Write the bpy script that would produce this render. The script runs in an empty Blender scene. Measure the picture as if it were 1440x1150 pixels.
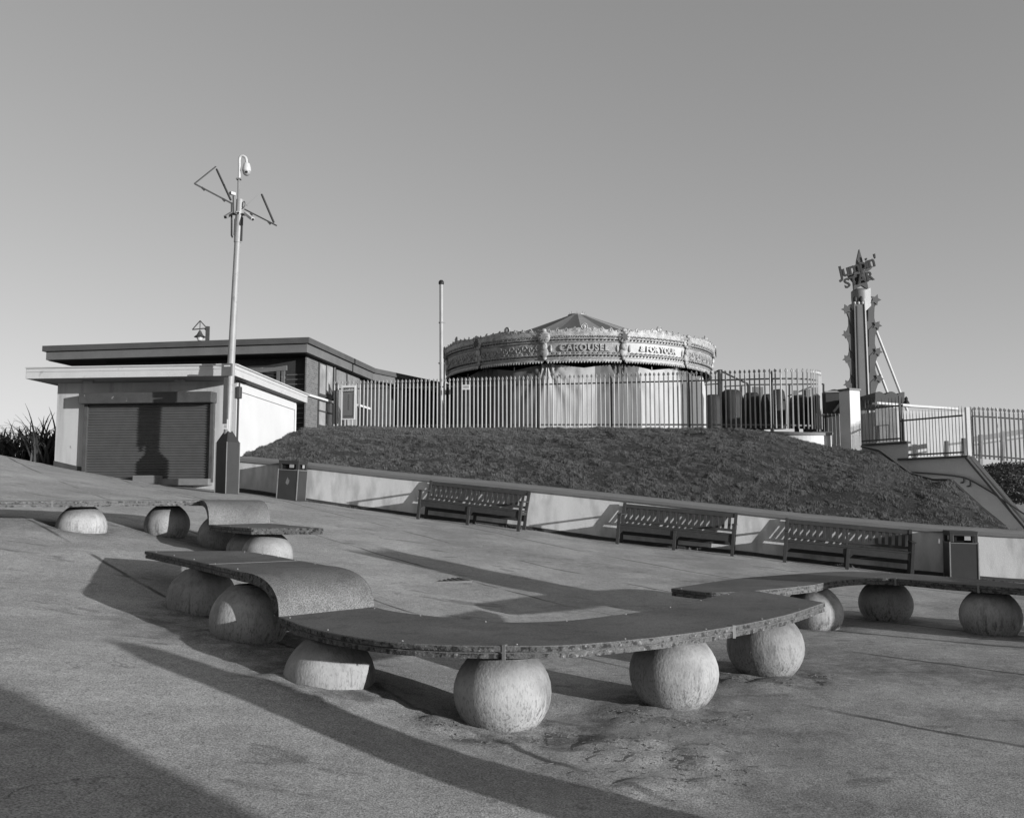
import bpy, math, random
import numpy as np
from mathutils import Vector, Matrix, noise
R = math.radians
rnd = random.Random(7)
sc = bpy.context.scene
col = sc.collection

# ---------------------------------------------------------------- camera model
F = 1300.0; PITCH = math.atan(120/1300.0); CAMH = 1.45
def ray(px, py):
    dx = (px-720)/F; dy = (575-py)/F
    return Vector((dx, math.cos(PITCH)-dy*math.sin(PITCH), math.sin(PITCH)+dy*math.cos(PITCH)))
def UD(px, py, Y):
    d = ray(px, py); t = Y/d.y
    return Vector((d.x*t, Y, CAMH+d.z*t))
def UH(px, py, h):
    d = ray(px, py); t = (h-CAMH)/d.z
    return Vector((d.x*t, d.y*t, h))
cam_d = bpy.data.cameras.new('camera'); cam = bpy.data.objects.new('camera', cam_d); col.objects.link(cam)
cam.location = (0, 0, CAMH); cam.rotation_euler = (R(90)+PITCH, 0, 0)
cam_d.sensor_width = 36; cam_d.lens = 36*F/1440; cam_d.clip_start = .05; cam_d.clip_end = 3000
sc.camera = cam

# ---------------------------------------------------------------- light
EL = R(7.4); TR = Vector((-.819, .574, 0)).normalized()
S = Vector((-TR.x*math.cos(EL), -TR.y*math.cos(EL), math.sin(EL)))
w = bpy.data.worlds.new('World'); sc.world = w; w.use_nodes = True
nt = w.node_tree; nt.nodes.clear()
wo = nt.nodes.new('ShaderNodeOutputWorld'); bg = nt.nodes.new('ShaderNodeBackground')
sky = nt.nodes.new('ShaderNodeTexSky'); sky.sky_type = 'NISHITA'; sky.sun_disc = False
sky.sun_elevation = EL; sky.sun_rotation = math.atan2(S.x, S.y); sky.air_density = 1.0; sky.dust_density = .6; sky.ozone_density = 1.0
# black and white film behind an orange filter: mostly the red record of the sky
sep = nt.nodes.new('ShaderNodeSeparateColor'); nt.links.new(sky.outputs[0], sep.inputs[0])
m1 = nt.nodes.new('ShaderNodeMath'); m1.operation = 'MULTIPLY'; m1.inputs[1].default_value = .55
m2 = nt.nodes.new('ShaderNodeMath'); m2.operation = 'MULTIPLY_ADD'; m2.inputs[1].default_value = .45
nt.links.new(sep.outputs[0], m1.inputs[0]); nt.links.new(sep.outputs[1], m2.inputs[0]); nt.links.new(m1.outputs[0], m2.inputs[2])
pw = nt.nodes.new('ShaderNodeMath'); pw.operation = 'POWER'; pw.inputs[1].default_value = .62
nt.links.new(m2.outputs[0], pw.inputs[0])
gn = nt.nodes.new('ShaderNodeMath'); gn.operation = 'MULTIPLY'; gn.inputs[1].default_value = 1.56; nt.links.new(pw.outputs[0], gn.inputs[0]); nt.links.new(gn.outputs[0], bg.inputs[0]); bg.inputs[1].default_value = .10
nt.links.new(bg.outputs[0], wo.inputs[0])
sd = bpy.data.lights.new('sun', 'SUN'); so = bpy.data.objects.new('sun', sd); col.objects.link(so)
sd.energy = 3.7; sd.angle = R(.6); sd.color = (1, 1, 1)
so.rotation_euler = S.to_track_quat('Z', 'Y').to_euler()
sc.view_settings.view_transform = 'Standard'; sc.view_settings.look = 'None'; sc.view_settings.gamma = 1
sc.view_settings.exposure = 0.78; sc.view_settings.use_curve_mapping = False

# ---------------------------------------------------------------- materials
def N(nt, t, **kw):
    n = nt.nodes.new(t)
    for k, v in kw.items(): setattr(n, k, v)
    return n
def mat(name, g, rough=.8, amp=.15, scale=4, amp2=.0, scale2=60, bump=0, bscale=80, metal=0, stretch=None, spec=.3, dark=None, dscale=2, dthr=.6, dsoft=.08, coord='Position', detail=4):
    """grey paint: two octaves of noise, optional stains (dark value) and bump"""
    m = bpy.data.materials.new(name); m.use_nodes = True; t = m.node_tree
    b = t.nodes['Principled BSDF']; b.inputs['Roughness'].default_value = rough; b.inputs['Metallic'].default_value = metal
    b.inputs['Specular IOR Level'].default_value = spec
    if coord == 'Position': src = N(t, 'ShaderNodeNewGeometry').outputs['Position']
    else: src = N(t, 'ShaderNodeTexCoord').outputs['Object']
    if stretch:
        mp = N(t, 'ShaderNodeMapping'); mp.inputs['Scale'].default_value = stretch; t.links.new(src, mp.inputs[0]); s2 = mp.outputs[0]
    else: s2 = src
    def nz(sc_, d, s=s2):
        n = N(t, 'ShaderNodeTexNoise'); n.inputs['Scale'].default_value = sc_; n.inputs['Detail'].default_value = d; t.links.new(s, n.inputs['Vector']); return n.outputs['Fac']
    def mth(op, a, b_, c=None):
        n = N(t, 'ShaderNodeMath', operation=op)
        for i, v in enumerate((a, b_, c)):
            if v is None: continue
            if isinstance(v, (int, float)): n.inputs[i].default_value = v
            else: t.links.new(v, n.inputs[i])
        return n.outputs[0]
    v = mth('MULTIPLY_ADD', mth('SUBTRACT', nz(scale, detail), .5), g*amp*4, g)
    if amp2: v = mth('ADD', v, mth('MULTIPLY', mth('SUBTRACT', nz(scale2, 2), .5), g*amp2*4))
    if dark is not None:
        k = nz(dscale, 5)
        mr = N(t, 'ShaderNodeMapRange'); mr.inputs[1].default_value = dthr-dsoft; mr.inputs[2].default_value = dthr+dsoft; t.links.new(k, mr.inputs[0])
        mx = N(t, 'ShaderNodeMix', data_type='FLOAT'); t.links.new(mr.outputs[0], mx.inputs[0]); t.links.new(v, mx.inputs[2]); mx.inputs[3].default_value = dark
        v = mx.outputs[0]
    v = mth('MAXIMUM', v, .004)
    cb = N(t, 'ShaderNodeCombineColor'); [t.links.new(v, cb.inputs[i]) for i in range(3)]
    t.links.new(cb.outputs[0], b.inputs['Base Color'])
    if bump:
        bp = N(t, 'ShaderNodeBump'); bp.inputs['Strength'].default_value = 1; bp.inputs['Distance'].default_value = bump
        t.links.new(nz(bscale, 4, src), bp.inputs['Height']); t.links.new(bp.outputs[0], b.inputs['Normal'])
    return m
M = {}
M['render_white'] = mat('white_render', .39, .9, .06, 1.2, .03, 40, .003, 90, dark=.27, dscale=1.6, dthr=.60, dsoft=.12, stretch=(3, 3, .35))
M['render_sunlit'] = mat('sunlit_render', .50, .9, .06, 1.0, .03, 40, .003, 90)  # same paint as the front, lightened to carry the sun
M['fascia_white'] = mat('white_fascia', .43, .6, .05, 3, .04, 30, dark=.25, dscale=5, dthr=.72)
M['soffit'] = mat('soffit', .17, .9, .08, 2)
M['wall_render'] = mat('retaining_render', .50, .9, .08, 1.3, .05, 25, .004, 60, dark=.30, dscale=1.8, dthr=.60, dsoft=.14, stretch=(2.4, 2.4, .8))
M['coping'] = mat('coping_stone', .155, .85, .12, 3, .1, 50, .003, 60, stretch=(.6, .6, 6))
M['plinth'] = mat('dark_plinth', .05, .9, .2, 6, .2, 50)
M['shutter'] = mat('shutter_metal', .075, .55, .12, 5, .05, 70, spec=.4)
M['shutter_box'] = mat('shutter_box_metal', .055, .6, .2, 6, .1, 50, dark=.2, dscale=9, dthr=.7, dsoft=.02)
M['dark_metal'] = mat('dark_metal', .045, .5, .15, 6, spec=.5)
M['black'] = mat('black_paint', .015, .6, .2, 5)
M['void'] = mat('dark_interior', .008, .9, .2, 5)
M['mid_metal'] = mat('weathered_metal', .16, .5, .15, 6, .08, 60, spec=.5)
M['galv'] = mat('galvanised_steel', .27, .5, .12, 3, .08, 60, spec=.5)
M['galv_dark'] = mat('galvanised_dull_steel', .12, .6, .15, 3, .08, 60)
M['mast'] = mat('mast_steel', .24, .5, .1, 3, .06, 60, spec=.5, dark=.14, dscale=7, dthr=.68)
M['white_plastic'] = mat('white_plastic', .42, .4, .03, 5, spec=.5)
M['sign_grey'] = mat('sign_plate', .11, .5, .1, 8)
M['paper'] = mat('paper', .55, .7, .04, 20)
M['ink'] = mat('ink', .04, .7, .1, 20)
M['ball'] = None
M['bench_wood'] = mat('bench_wood', .033, .7, .22, 9, .15, 60, .0015, 80, stretch=(1, 1, 1), coord='Object')
M['bench_dark'] = mat('bench_wood_dark', .035, .7, .22, 9, .15, 60)
M['bin'] = mat('bin_plastic', .028, .45, .12, 5, .06, 50, spec=.4)
M['bin_side'] = mat('bin_plastic_pale', .10, .45, .12, 5, .06, 50)
M['box_post'] = mat('box_post_paint', .024, .5, .15, 4, .1, 40, spec=.4)
M['leaf_dry'] = mat('leaf_dry', .15, .6, .4, 8)
M['leaf'] = mat('leaf', .045, .5, .3, 6, spec=.4)
M['canvas_light'] = mat('canvas_light', .36, .9, .08, 1.5, .04, 20, stretch=(3, 3, .5))
M['canvas_mid'] = mat('canvas_mid', .115, .9, .1, 1.5, .05, 20, stretch=(3, 3, .5))
M['canvas_shaded'] = mat('canvas_shaded', .075, .9, .1, 1.5, .05, 20, stretch=(3, 3, .5))  # shade of the side turned from the sun, put into the canvas colour
M['roof_light'] = mat('roof_canvas_light', .22, .9, .1, 2)
M['roof_dark'] = mat('roof_canvas_dark', .085, .9, .1, 2)
M['board'] = mat('fairground_board', .23, .6, .35, 3.5, .25, 18, .01, 30, spec=.4)
M['board_bright'] = mat('fairground_board_bright', .38, .5, .1, 3.5, .08, 18, spec=.4)
M['carve'] = mat('fairground_carving', .27, .5, .5, 6, .45, 22, .008, 40, spec=.5)
M['carve_dark'] = mat('fairground_carving_dark', .05, .6, .3, 6)
M['roofing'] = mat('dark_roof_edge', .07, .7, .15, 2, .1, 30)
M['fascia_grey'] = mat('grey_fascia', .12, .7, .12, 2, .1, 30, dark=.3, dscale=3, dthr=.72, dsoft=.03)
M['cladding'] = mat('dark_cladding', .03, .8, .25, 3, .1, 30)
M['glass'] = mat('window_glass', .05, .12, .3, 2, spec=.8)
M['pane'] = mat('bright_pane', .26, .35, .35, 1.6, .1, 9, spec=.6)
M['frame_dark'] = mat('window_frame', .05, .5, .1, 5)
M['stone_sill'] = mat('white_sill', .5, .6, .05, 5)
M['cladding_pale'] = mat('pale_cladding', .17, .8, .2, 3, .1, 20)
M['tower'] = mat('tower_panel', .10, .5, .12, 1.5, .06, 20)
M['tower_pale'] = mat('tower_panel_pale', .17, .5, .12, 1.5, .06, 20)
M['tower_wing'] = mat('tower_wing_board', .065, .5, .12, 1.5)
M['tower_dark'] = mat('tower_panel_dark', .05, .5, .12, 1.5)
M['white_paint'] = mat('white_paint', .45, .5, .06, 2, .04, 20)
M['stair_wall'] = mat('stair_render', .36, .9, .08, 1.5, .05, 30, .003, 60)
M['bright_wall'] = mat('bright_curved_render', .5, .9, .05, 1.5, .03, 30, .002, 60)
M['hump'] = mat('dark_cover', .02, .7, .3, 2)
M['wood_rail'] = mat('weathered_timber', .2, .8, .2, 5)
M['pane_white'] = mat('pale_painted_steel', .5, .5, .1, 3)
M['cabin_paint'] = mat('cabin_paint', .3, .6, .08, 2, .04, 20)
M['steel_strap'] = mat('steel_strap', .55, .4, .1, 20, spec=.6)

def brick_mat(name, c1, c2, mortar, scale=1):
    m = bpy.data.materials.new(name); m.use_nodes = True; t = m.node_tree; b = t.nodes['Principled BSDF']; b.inputs['Roughness'].default_value = .9
    g = N(t, 'ShaderNodeNewGeometry'); sp = N(t, 'ShaderNodeSeparateXYZ'); t.links.new(g.outputs['Position'], sp.inputs[0])
    ad = N(t, 'ShaderNodeMath', operation='ADD'); t.links.new(sp.outputs[0], ad.inputs[0]); t.links.new(sp.outputs[1], ad.inputs[1])
    cb = N(t, 'ShaderNodeCombineXYZ'); t.links.new(ad.outputs[0], cb.inputs[0]); t.links.new(sp.outputs[2], cb.inputs[1])
    br = N(t, 'ShaderNodeTexBrick'); br.inputs['Scale'].default_value = scale; br.inputs['Brick Width'].default_value = .225; br.inputs['Row Height'].default_value = .075
    br.inputs['Mortar Size'].default_value = .008
    for i, c in ((1, c1), (2, c2), (3, mortar)): br.inputs[i].default_value = (c, c, c, 1)
    t.links.new(cb.outputs[0], br.inputs[0]); t.links.new(br.outputs[0], b.inputs['Base Color'])
    return m
M['brick'] = brick_mat('brick', .12, .075, .17)
M['brick_dark'] = brick_mat('brick_dark', .06, .04, .09)

# ---------------------------------------------------------------- mesh helpers
OFF = {}
class MB:
    def __init__(s): s.v = []; s.f = []
    def add(s, vs, fs):
        n = len(s.v); s.v += [tuple(v) for v in vs]; s.f += [tuple(i+n for i in f) for f in fs]; return s
    def box(s, c, d, rz=0, m=None):
        hx, hy, hz = d[0]/2, d[1]/2, d[2]/2
        vs = [Vector((x, y, z)) for x in (-hx, hx) for y in (-hy, hy) for z in (-hz, hz)]
        r = Matrix.Rotation(rz, 3, 'Z') if m is None else m
        c = Vector(c)
        return s.add([r @ v+c for v in vs], [(0, 1, 3, 2), (4, 6, 7, 5), (0, 4, 5, 1), (2, 3, 7, 6), (0, 2, 6, 4), (1, 5, 7, 3)])
    def bar(s, p0, p1, wd, ht=None, up=(0, 0, 1)):
        """rectangular bar; wd across, ht along up"""
        p0 = Vector(p0); p1 = Vector(p1); ht = wd if ht is None else ht
        d = (p1-p0); L = d.length; d.normalize(); up = Vector(up)
        if abs(d.dot(up)) > .98: up = Vector((0, 1, 0))
        x = d.cross(up).normalized(); z = x.cross(d).normalized()
        m = Matrix((x, d, z)).transposed()
        return s.box((p0+p1)/2, (wd, L, ht), m=m)
    def tube(s, pts, r, n=8, cap=True):
        pts = [Vector(p) for p in pts]; rs = r if isinstance(r, (list, tuple)) else [r]*len(pts)
        vs = []; a = None
        for i, p in enumerate(pts):
            d = (pts[min(i+1, len(pts)-1)]-pts[max(i-1, 0)]).normalized()
            if a is None:
                a = d.cross(Vector((0, 0, 1)))
                if a.length < .05: a = d.cross(Vector((0, 1, 0)))
            a = (a-d*a.dot(d)).normalized()
            b = d.cross(a)
            vs += [p+(a*math.cos(k*2*math.pi/n)+b*math.sin(k*2*math.pi/n))*rs[i] for k in range(n)]
        fs = [(i*n+k, i*n+(k+1) % n, (i+1)*n+(k+1) % n, (i+1)*n+k) for i in range(len(pts)-1) for k in range(n)]
        if cap: fs += [tuple(range(n))[::-1], tuple((len(pts)-1)*n+k for k in range(n))]
        return s.add(vs, fs)
    def lathe(s, c, prof, n=24, a0=0, a1=2*math.pi):
        full = abs(a1-a0-2*math.pi) < 1e-6; m = n if full else n+1
        vs = [Vector(c)+Vector((r*math.cos(a0+(a1-a0)*k/n), r*math.sin(a0+(a1-a0)*k/n), z)) for r, z in prof for k in range(m)]
        fs = []
        for i in range(len(prof)-1):
            for k in range(n):
                k2 = (k+1) % m
                fs.append((i*m+k, i*m+k2, (i+1)*m+k2, (i+1)*m+k))
        return s.add(vs, fs)
    def prism(s, poly, z0, z1):
        n = len(poly)
        vs = [(p[0], p[1], z0) for p in poly]+[(p[0], p[1], z1) for p in poly]
        return s.add(vs, [tuple(range(n))[::-1], tuple(range(n, 2*n))]+[(i, (i+1) % n, (i+1) % n+n, i+n) for i in range(n)])
    def plate(s, pts, nrm, th):
        """flat polygon (3-D points) given thickness along nrm"""
        n = len(pts); k = Vector(nrm).normalized()*th
        vs = [Vector(p) for p in pts]+[Vector(p)+k for p in pts]
        return s.add(vs, [tuple(range(n))[::-1], tuple(range(n, 2*n))]+[(i, (i+1) % n, (i+1) % n+n, i+n) for i in range(n)])
    def blob(s, c, r, nu=8, nv=5):
        c = Vector(c); rx, ry, rz = r if isinstance(r, (tuple, list)) else (r, r, r)
        vs = [c+Vector((0, 0, -rz))]
        for j in range(1, nv):
            t = -math.pi/2+math.pi*j/nv
            vs += [c+Vector((rx*math.cos(t)*math.cos(2*math.pi*i/nu), ry*math.cos(t)*math.sin(2*math.pi*i/nu), rz*math.sin(t))) for i in range(nu)]
        vs.append(c+Vector((0, 0, rz))); fs = [(0, 1+(i+1) % nu, 1+i) for i in range(nu)]
        for j in range(nv-2): fs += [(1+j*nu+i, 1+j*nu+(i+1) % nu, 1+(j+1)*nu+(i+1) % nu, 1+(j+1)*nu+i) for i in range(nu)]
        L = len(vs)-1; b = 1+(nv-2)*nu
        fs += [(L, b+i, b+(i+1) % nu) for i in range(nu)]
        return s.add(vs, fs)
    def build(s, name, m, parent=None, smooth=False, bevel=0, label=None, xf=None):
        o0 = Vector((0, 0, 0)) if parent is None else OFF[parent.name]
        me = bpy.data.meshes.new(name)
        me.from_pydata([tuple(Vector(v)-o0) for v in s.v] if parent is not None else s.v, [], s.f); me.update()
        if smooth:
            me.polygons.foreach_set('use_smooth', [True]*len(me.polygons))
            try: me.set_sharp_from_angle(angle=R(smooth if smooth is not True else 40))
            except Exception: pass
        mats = m if isinstance(m, (list, tuple)) else [m]
        for k in mats: me.materials.append(M[k] if isinstance(k, str) else k)
        o = bpy.data.objects.new(name, me); col.objects.link(o)
        if parent is not None: o.parent = parent
        OFF[o.name] = o0.copy()
        if bevel:
            b = o.modifiers.new('bevel', 'BEVEL'); b.width = bevel; b.segments = 2; b.limit_method = 'ANGLE'; b.angle_limit = R(50)
        if label: o['label'] = label
        return o
def thing(name, loc, label, cat, group=None):
    o = bpy.data.objects.new(name, None); col.objects.link(o); o.location = loc; o.empty_display_size = .2
    OFF[o.name] = Vector(loc); o['label'] = label; o['category'] = cat
    if group: o['group'] = group
    return o
def tag(o, label, cat, group=None):
    o['label'] = label; o['category'] = cat
    if group: o['group'] = group
    return o
def struct(o, kind='structure'): o['kind'] = kind; return o
def copy_tree(o, parent=None):
    c = o.copy(); col.objects.link(c); c.parent = parent
    if parent is None: pass
    for ch in [x for x in KIDS if x.parent == o]: copy_tree(ch, c)
    return c
KIDS = []
def catmull(P, n):
    P = [Vector(p) for p in P]; out = []
    for i in range(len(P)-1):
        p0 = P[i-1] if i else P[0]*2-P[1]; p1, p2 = P[i], P[i+1]; p3 = P[i+2] if i+2 < len(P) else P[-1]*2-P[-2]
        for k in range(n):
            t = k/n
            out.append(.5*((2*p1)+(p2-p0)*t+(2*p0-5*p1+4*p2-p3)*t*t+(3*p1-p0-3*p2+p3)*t**3))
    out.append(P[-1]); return out
def interp(x, xs, ys):
    if x <= xs[0]: return ys[0]
    for i in range(len(xs)-1):
        if x <= xs[i+1]: return ys[i]+(ys[i+1]-ys[i])*(x-xs[i])/(xs[i+1]-xs[i])
    return ys[-1]
FONT = None
def text_geo(body, size, extrude=.02, shear=0, spacing=1.0, offset=0):
    cu = bpy.data.curves.new('lettering', 'FONT'); cu.body = body; cu.size = size; cu.extrude = extrude; cu.shear = shear
    cu.space_character = spacing; cu.align_x = 'CENTER'; cu.align_y = 'CENTER'; cu.resolution_u = 3; cu.offset = offset
    ob = bpy.data.objects.new('lettering', cu); col.objects.link(ob)
    dg = bpy.context.evaluated_depsgraph_get(); me = ob.evaluated_get(dg).to_mesh()
    vs = [v.co.copy() for v in me.vertices]; fs = [tuple(p.vertices) for p in me.polygons]
    ob.evaluated_get(dg).to_mesh_clear(); bpy.data.objects.remove(ob); bpy.data.curves.remove(cu)
    return vs, fs

# ---------------------------------------------------------------- wall line and terrain
TH = math.atan(380/1300.0); WD = 20.0
def wall_pt(s, p=0, z=0):
    """point on the retaining wall line, p metres in front of it"""
    return Vector((WD*math.sin(TH)+s*math.cos(TH)-p*math.sin(TH), WD*math.cos(TH)-s*math.sin(TH)-p*math.cos(TH), z))
def wall_s(px, p=0):
    return (WD-p)*math.tan(math.atan((px-720)/F)-TH)
def wall_h(px, py, p=0):
    q = wall_pt(wall_s(px, p), p); return UD(px, py, q.y).z
W_PX = [335, 400, 440, 560, 700, 860, 1028, 1120, 1300, 1406]
W_TOP = [641, 647, 651, 664.5, 677.5, 694, 712, 722, 738, 745]
BASE_PX = [335, 440, 593, 747, 860, 1028, 1100, 1275, 1406]
BASE_Y = [690, 706, 727, 745, 761, 778, 787, 806, 818]
SX = [wall_s(p) for p in W_PX]; SZ = [wall_h(p, y) for p, y in zip(W_PX, W_TOP)]
SX += [SX[-1]+2, SX[-1]+12]; SZ += [SZ[-1]-.06, SZ[-1]-.3]
BX = [wall_s(p) for p in BASE_PX]; BZ = [wall_h(p, y) for p, y in zip(BASE_PX, BASE_Y)]
def top_z(s): return interp(s, SX, SZ)
ctrl = []
for s_, z_ in zip(BX, BZ): q = wall_pt(s_); ctrl.append((q.x, q.y, z_))
q = wall_pt(BX[-1]+10); ctrl.append((q.x, q.y, BZ[-1]-.15))
ctrl += [(-.06, 5.9, 0), (1.14, 6.5, 0), (2.06, 7.6, -.0), (-1.2, 6.3, .19), (-2.05, 7.4, .30), (-2.75, 8.4, .38), (-5.5, 12, .99), (-4.85, 13.1, .88), (-3, 11.6, .58), (-3.95, 12.6, .72),
         (4.5, 11.2, -.03), (5.05, 10, -.03), (3.5, 10.7, 0), (0, 10.5, .1), (0, 3, 0), (3, 4, -.02), (8, 4, -.05), (-2.0, 4.5, .28), (-4, 5, .54), (-6, 8, .82), (9, 10, -.08),
         (-8, 2, .9), (0, -8, 0), (10, -8, -.1), (-10, -8, 1.0), (14, 15, -.25), (-11, 15, 1.9)]
for px, py, Y in ((81, 657, 23.5), (122, 665, 23.3), (190, 676, 23.1), (34, 640, 22.6), (318, 696, 20.5), (230, 688, 21.6), (34, 662, 19), (100, 690, 17)):
    q = UD(px, py, Y); ctrl.append((q.x, q.y, q.z))
ctrl += [(-18, 22, 2.7), (-18, 12, 2.2)]
C = np.array(ctrl)
def _phi(r2): return np.where(r2 > 1e-9, .5*r2*np.log(np.maximum(r2, 1e-9)), 0)
n_ = len(C); A = np.zeros((n_+3, n_+3)); d2 = ((C[:, None, :2]-C[None, :, :2])**2).sum(-1)
A[:n_, :n_] = _phi(d2)+np.eye(n_)*.15; A[:n_, n_] = 1; A[:n_, n_+1:] = C[:, :2]; A[n_, :n_] = 1; A[n_+1:, :n_] = C[:, :2].T
sol = np.linalg.solve(A, np.concatenate([C[:, 2], [0, 0, 0]]))
def ground_np(X, Y):
    Xc = np.clip(X, -18, 16); Yc = np.clip(Y, -8, 24.5)
    P = np.stack([Xc.ravel(), Yc.ravel()], 1)
    r2 = ((P[:, None, :]-C[None, :, :2])**2).sum(-1)
    z = _phi(r2) @ sol[:n_]+sol[n_]+P @ sol[n_+1:]
    z = np.clip(z, -1, 3.0)
    dist = np.hypot(X.ravel()-Xc.ravel(), Y.ravel()-Yc.ravel())
    k = np.clip(dist/40, 0, 1); k = k*k*(3-2*k)
    z = z*(1-k)+(-.8)*k
    # behind the left crest the land falls away
    return z.reshape(X.shape)
def gz(x, y): return float(ground_np(np.array([x]), np.array([y]))[0])
def GP(px, py):
    """where the sight line through a photo point meets the paving"""
    d = ray(px, py); lo, hi = 2.0, 40.0; t = 2.0
    while t < 40:
        p = Vector((0, 0, CAMH))+d*t
        if p.z < gz(p.x, p.y): return p
        t += .05
    return p
def axis(lo, hi, st, far):
    a = list(np.arange(lo, hi+1e-6, st)); o = st
    x = hi
    while x < far: o *= 1.35; x += o; a.append(x)
    o = st; x = lo
    while x > -far: o *= 1.35; x -= o; a.insert(0, x)
    return np.array(a)
BALLS = [(-.06, 5.93, 0), (1.13, 6.5, 0), (2.06, 7.6, 0), (-1.23, 6.25, 0), (-2.02, 7.4, 0), (-2.8, 8.45, 0)]
ax = axis(-7, 8, .07, 900); ay = axis(2.5, 14, .07, 900)
XX, YY = np.meshgrid(ax, ay)
ZZ = ground_np(XX, YY)
# gentle unevenness and low sand drifts around the seat feet
def vnoise(X, Y, s, seed):
    out = np.zeros(X.size)
    fx = (X.ravel()*s+seed); fy = (Y.ravel()*s-seed)
    for i in range(X.size): out[i] = noise.noise((fx[i], fy[i], seed*.37))
    return out.reshape(X.shape)
near = (np.abs(XX) < 12) & (YY > 1) & (YY < 26)
nz1 = np.zeros_like(XX); idx = np.where(near)
nz1[idx] = .018*vnoise(XX[idx], YY[idx], .9, 3.1)+.006*vnoise(XX[idx], YY[idx], 4.2, 9.7)
ZZ = ZZ+nz1
drift = np.zeros_like(XX)
for bx, by, _ in BALLS+[(.8, 5.2, 0)]:
    r = np.hypot(XX-bx, YY-by); drift += .06*np.exp(-((r-.28)/.28)**2)
sm = (np.abs(XX) < 5) & (YY > 3) & (YY < 10); i2 = np.where(sm)
drift = np.minimum(drift, .045); rough = np.zeros_like(XX); rough[i2] = .5+.9*vnoise(XX[i2], YY[i2], 2.3, 21.0)+.6*vnoise(XX[i2], YY[i2], 8, 5.0)
ZZ = ZZ+drift*np.clip(rough, 0, 2)
ny, nx = XX.shape
vs = np.stack([XX.ravel(), YY.ravel(), ZZ.ravel()], 1)
ii = np.arange(nx*ny).reshape(ny, nx)
fs = np.stack([ii[:-1, :-1].ravel(), ii[:-1, 1:].ravel(), ii[1:, 1:].ravel(), ii[1:, :-1].ravel()], 1)
me = bpy.data.meshes.new('paving'); me.from_pydata(vs.tolist(), [], fs.tolist()); me.update()
me.polygons.foreach_set('use_smooth', [True]*len(me.polygons))
def paving_mat():
    m = bpy.data.materials.new('sandy_paving'); m.use_nodes = True; t = m.node_tree; b = t.nodes['Principled BSDF']
    b.inputs['Roughness'].default_value = .9; b.inputs['Specular IOR Level'].default_value = .2
    pos = N(t, 'ShaderNodeNewGeometry').outputs['Position']
    def nz(s, d=4, st=None, ro=.5):
        src = pos
        if st: mp = N(t, 'ShaderNodeMapping'); mp.inputs['Scale'].default_value = st; t.links.new(pos, mp.inputs[0]); src = mp.outputs[0]
        n = N(t, 'ShaderNodeTexNoise'); n.inputs['Scale'].default_value = s; n.inputs['Detail'].default_value = d; n.inputs['Roughness'].default_value = ro; t.links.new(src, n.inputs['Vector']); return n.outputs['Fac']
    def mth(op, *a):
        n = N(t, 'ShaderNodeMath', operation=op)
        for i, v in enumerate(a):
            if isinstance(v, (int, float)): n.inputs[i].default_value = v
            else: t.links.new(v, n.inputs[i])
        return n.outputs[0]
    def rng(v, a, b_, c=0., d=1.):
        n = N(t, 'ShaderNodeMapRange'); t.links.new(v, n.inputs[0])
        for i, q_ in enumerate((a, b_, c, d)): n.inputs[i+1].default_value = q_
        return n.outputs[0]
    base = rng(nz(.45, 6), .3, .7, .23, .335)
    sand = rng(nz(1.1, 7, None, .6), .45, .62, 0, 1)                       # blown sand, paler and smoother
    v = mth('ADD', base, mth('MULTIPLY', sand, .06))
    g = nz(95, 3, None, .75)
    v = mth('MULTIPLY', v, rng(g, .32, .68, .38, 1.62))
    v = mth('MULTIPLY', v, rng(nz(14, 4), .3, .7, .88, 1.12))
    stain = rng(nz(1.3, 6, (1, 2.2, 1), .62), .60, .66, 0, 1)             # dark worn patches
    v = mth('MULTIPLY', v, mth('SUBTRACT', 1, mth('MULTIPLY', stain, .36)))
    spots = rng(nz(7, 2), .72, .76, 0, 1)
    v = mth('MULTIPLY', v, mth('SUBTRACT', 1, mth('MULTIPLY', spots, .3)))
    # casting joints between paving bays, running across the slope
    sp = N(t, 'ShaderNodeSeparateXYZ'); t.links.new(pos, sp.inputs[0])
    c = mth('ADD', mth('MULTIPLY', sp.outputs[0], .73), mth('MULTIPLY', sp.outputs[1], .683))
    c = mth('ADD', c, mth('MULTIPLY', mth('SUBTRACT', nz(1.5, 3), .5), .06))
    k = mth('ABSOLUTE', mth('SUBTRACT', mth('FRACT', mth('ADD', mth('DIVIDE', mth('SUBTRACT', c, 6.0), 2.3), 40.5)), .5))
    joint = rng(k, .006, .016, 1, 0)
    jb = mth('MULTIPLY', joint, rng(nz(.9, 3), .42, .55, 0, 1))
    jb = mth('MULTIPLY', jb, mth('SUBTRACT', 1, mth('MULTIPLY', rng(sp.outputs[0], -1.5, -1.0, 1, 0), rng(sp.outputs[1], 5.6, 6.6, 1, 0))))
    v = mth('MULTIPLY', v, mth('SUBTRACT', 1, mth('MULTIPLY', jb, .68)))
    # fine cracks
    vo = N(t, 'ShaderNodeTexVoronoi', feature='DISTANCE_TO_EDGE'); vo.inputs['Scale'].default_value = .55; t.links.new(pos, vo.inputs['Vector'])
    wv = N(t, 'ShaderNodeVectorMath', operation='ADD'); nn = N(t, 'ShaderNodeTexNoise'); nn.inputs['Scale'].default_value = 1.7; nn.inputs['Detail'].default_value = 5; t.links.new(pos, nn.inputs['Vector']); t.links.new(pos, wv.inputs[0]); t.links.new(nn.outputs['Color'], wv.inputs[1]); t.links.new(wv.outputs[0], vo.inputs['Vector'])
    crack = mth('MULTIPLY', rng(vo.outputs['Distance'], .001, .005, 1, 0), rng(nz(.6, 3), .56, .66, 0, 1))
    v = mth('MULTIPLY', v, mth('SUBTRACT', 1, mth('MULTIPLY', crack, .5)))
    at = N(t, 'ShaderNodeAttribute'); at.attribute_name = 'dirt_dark'
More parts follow.
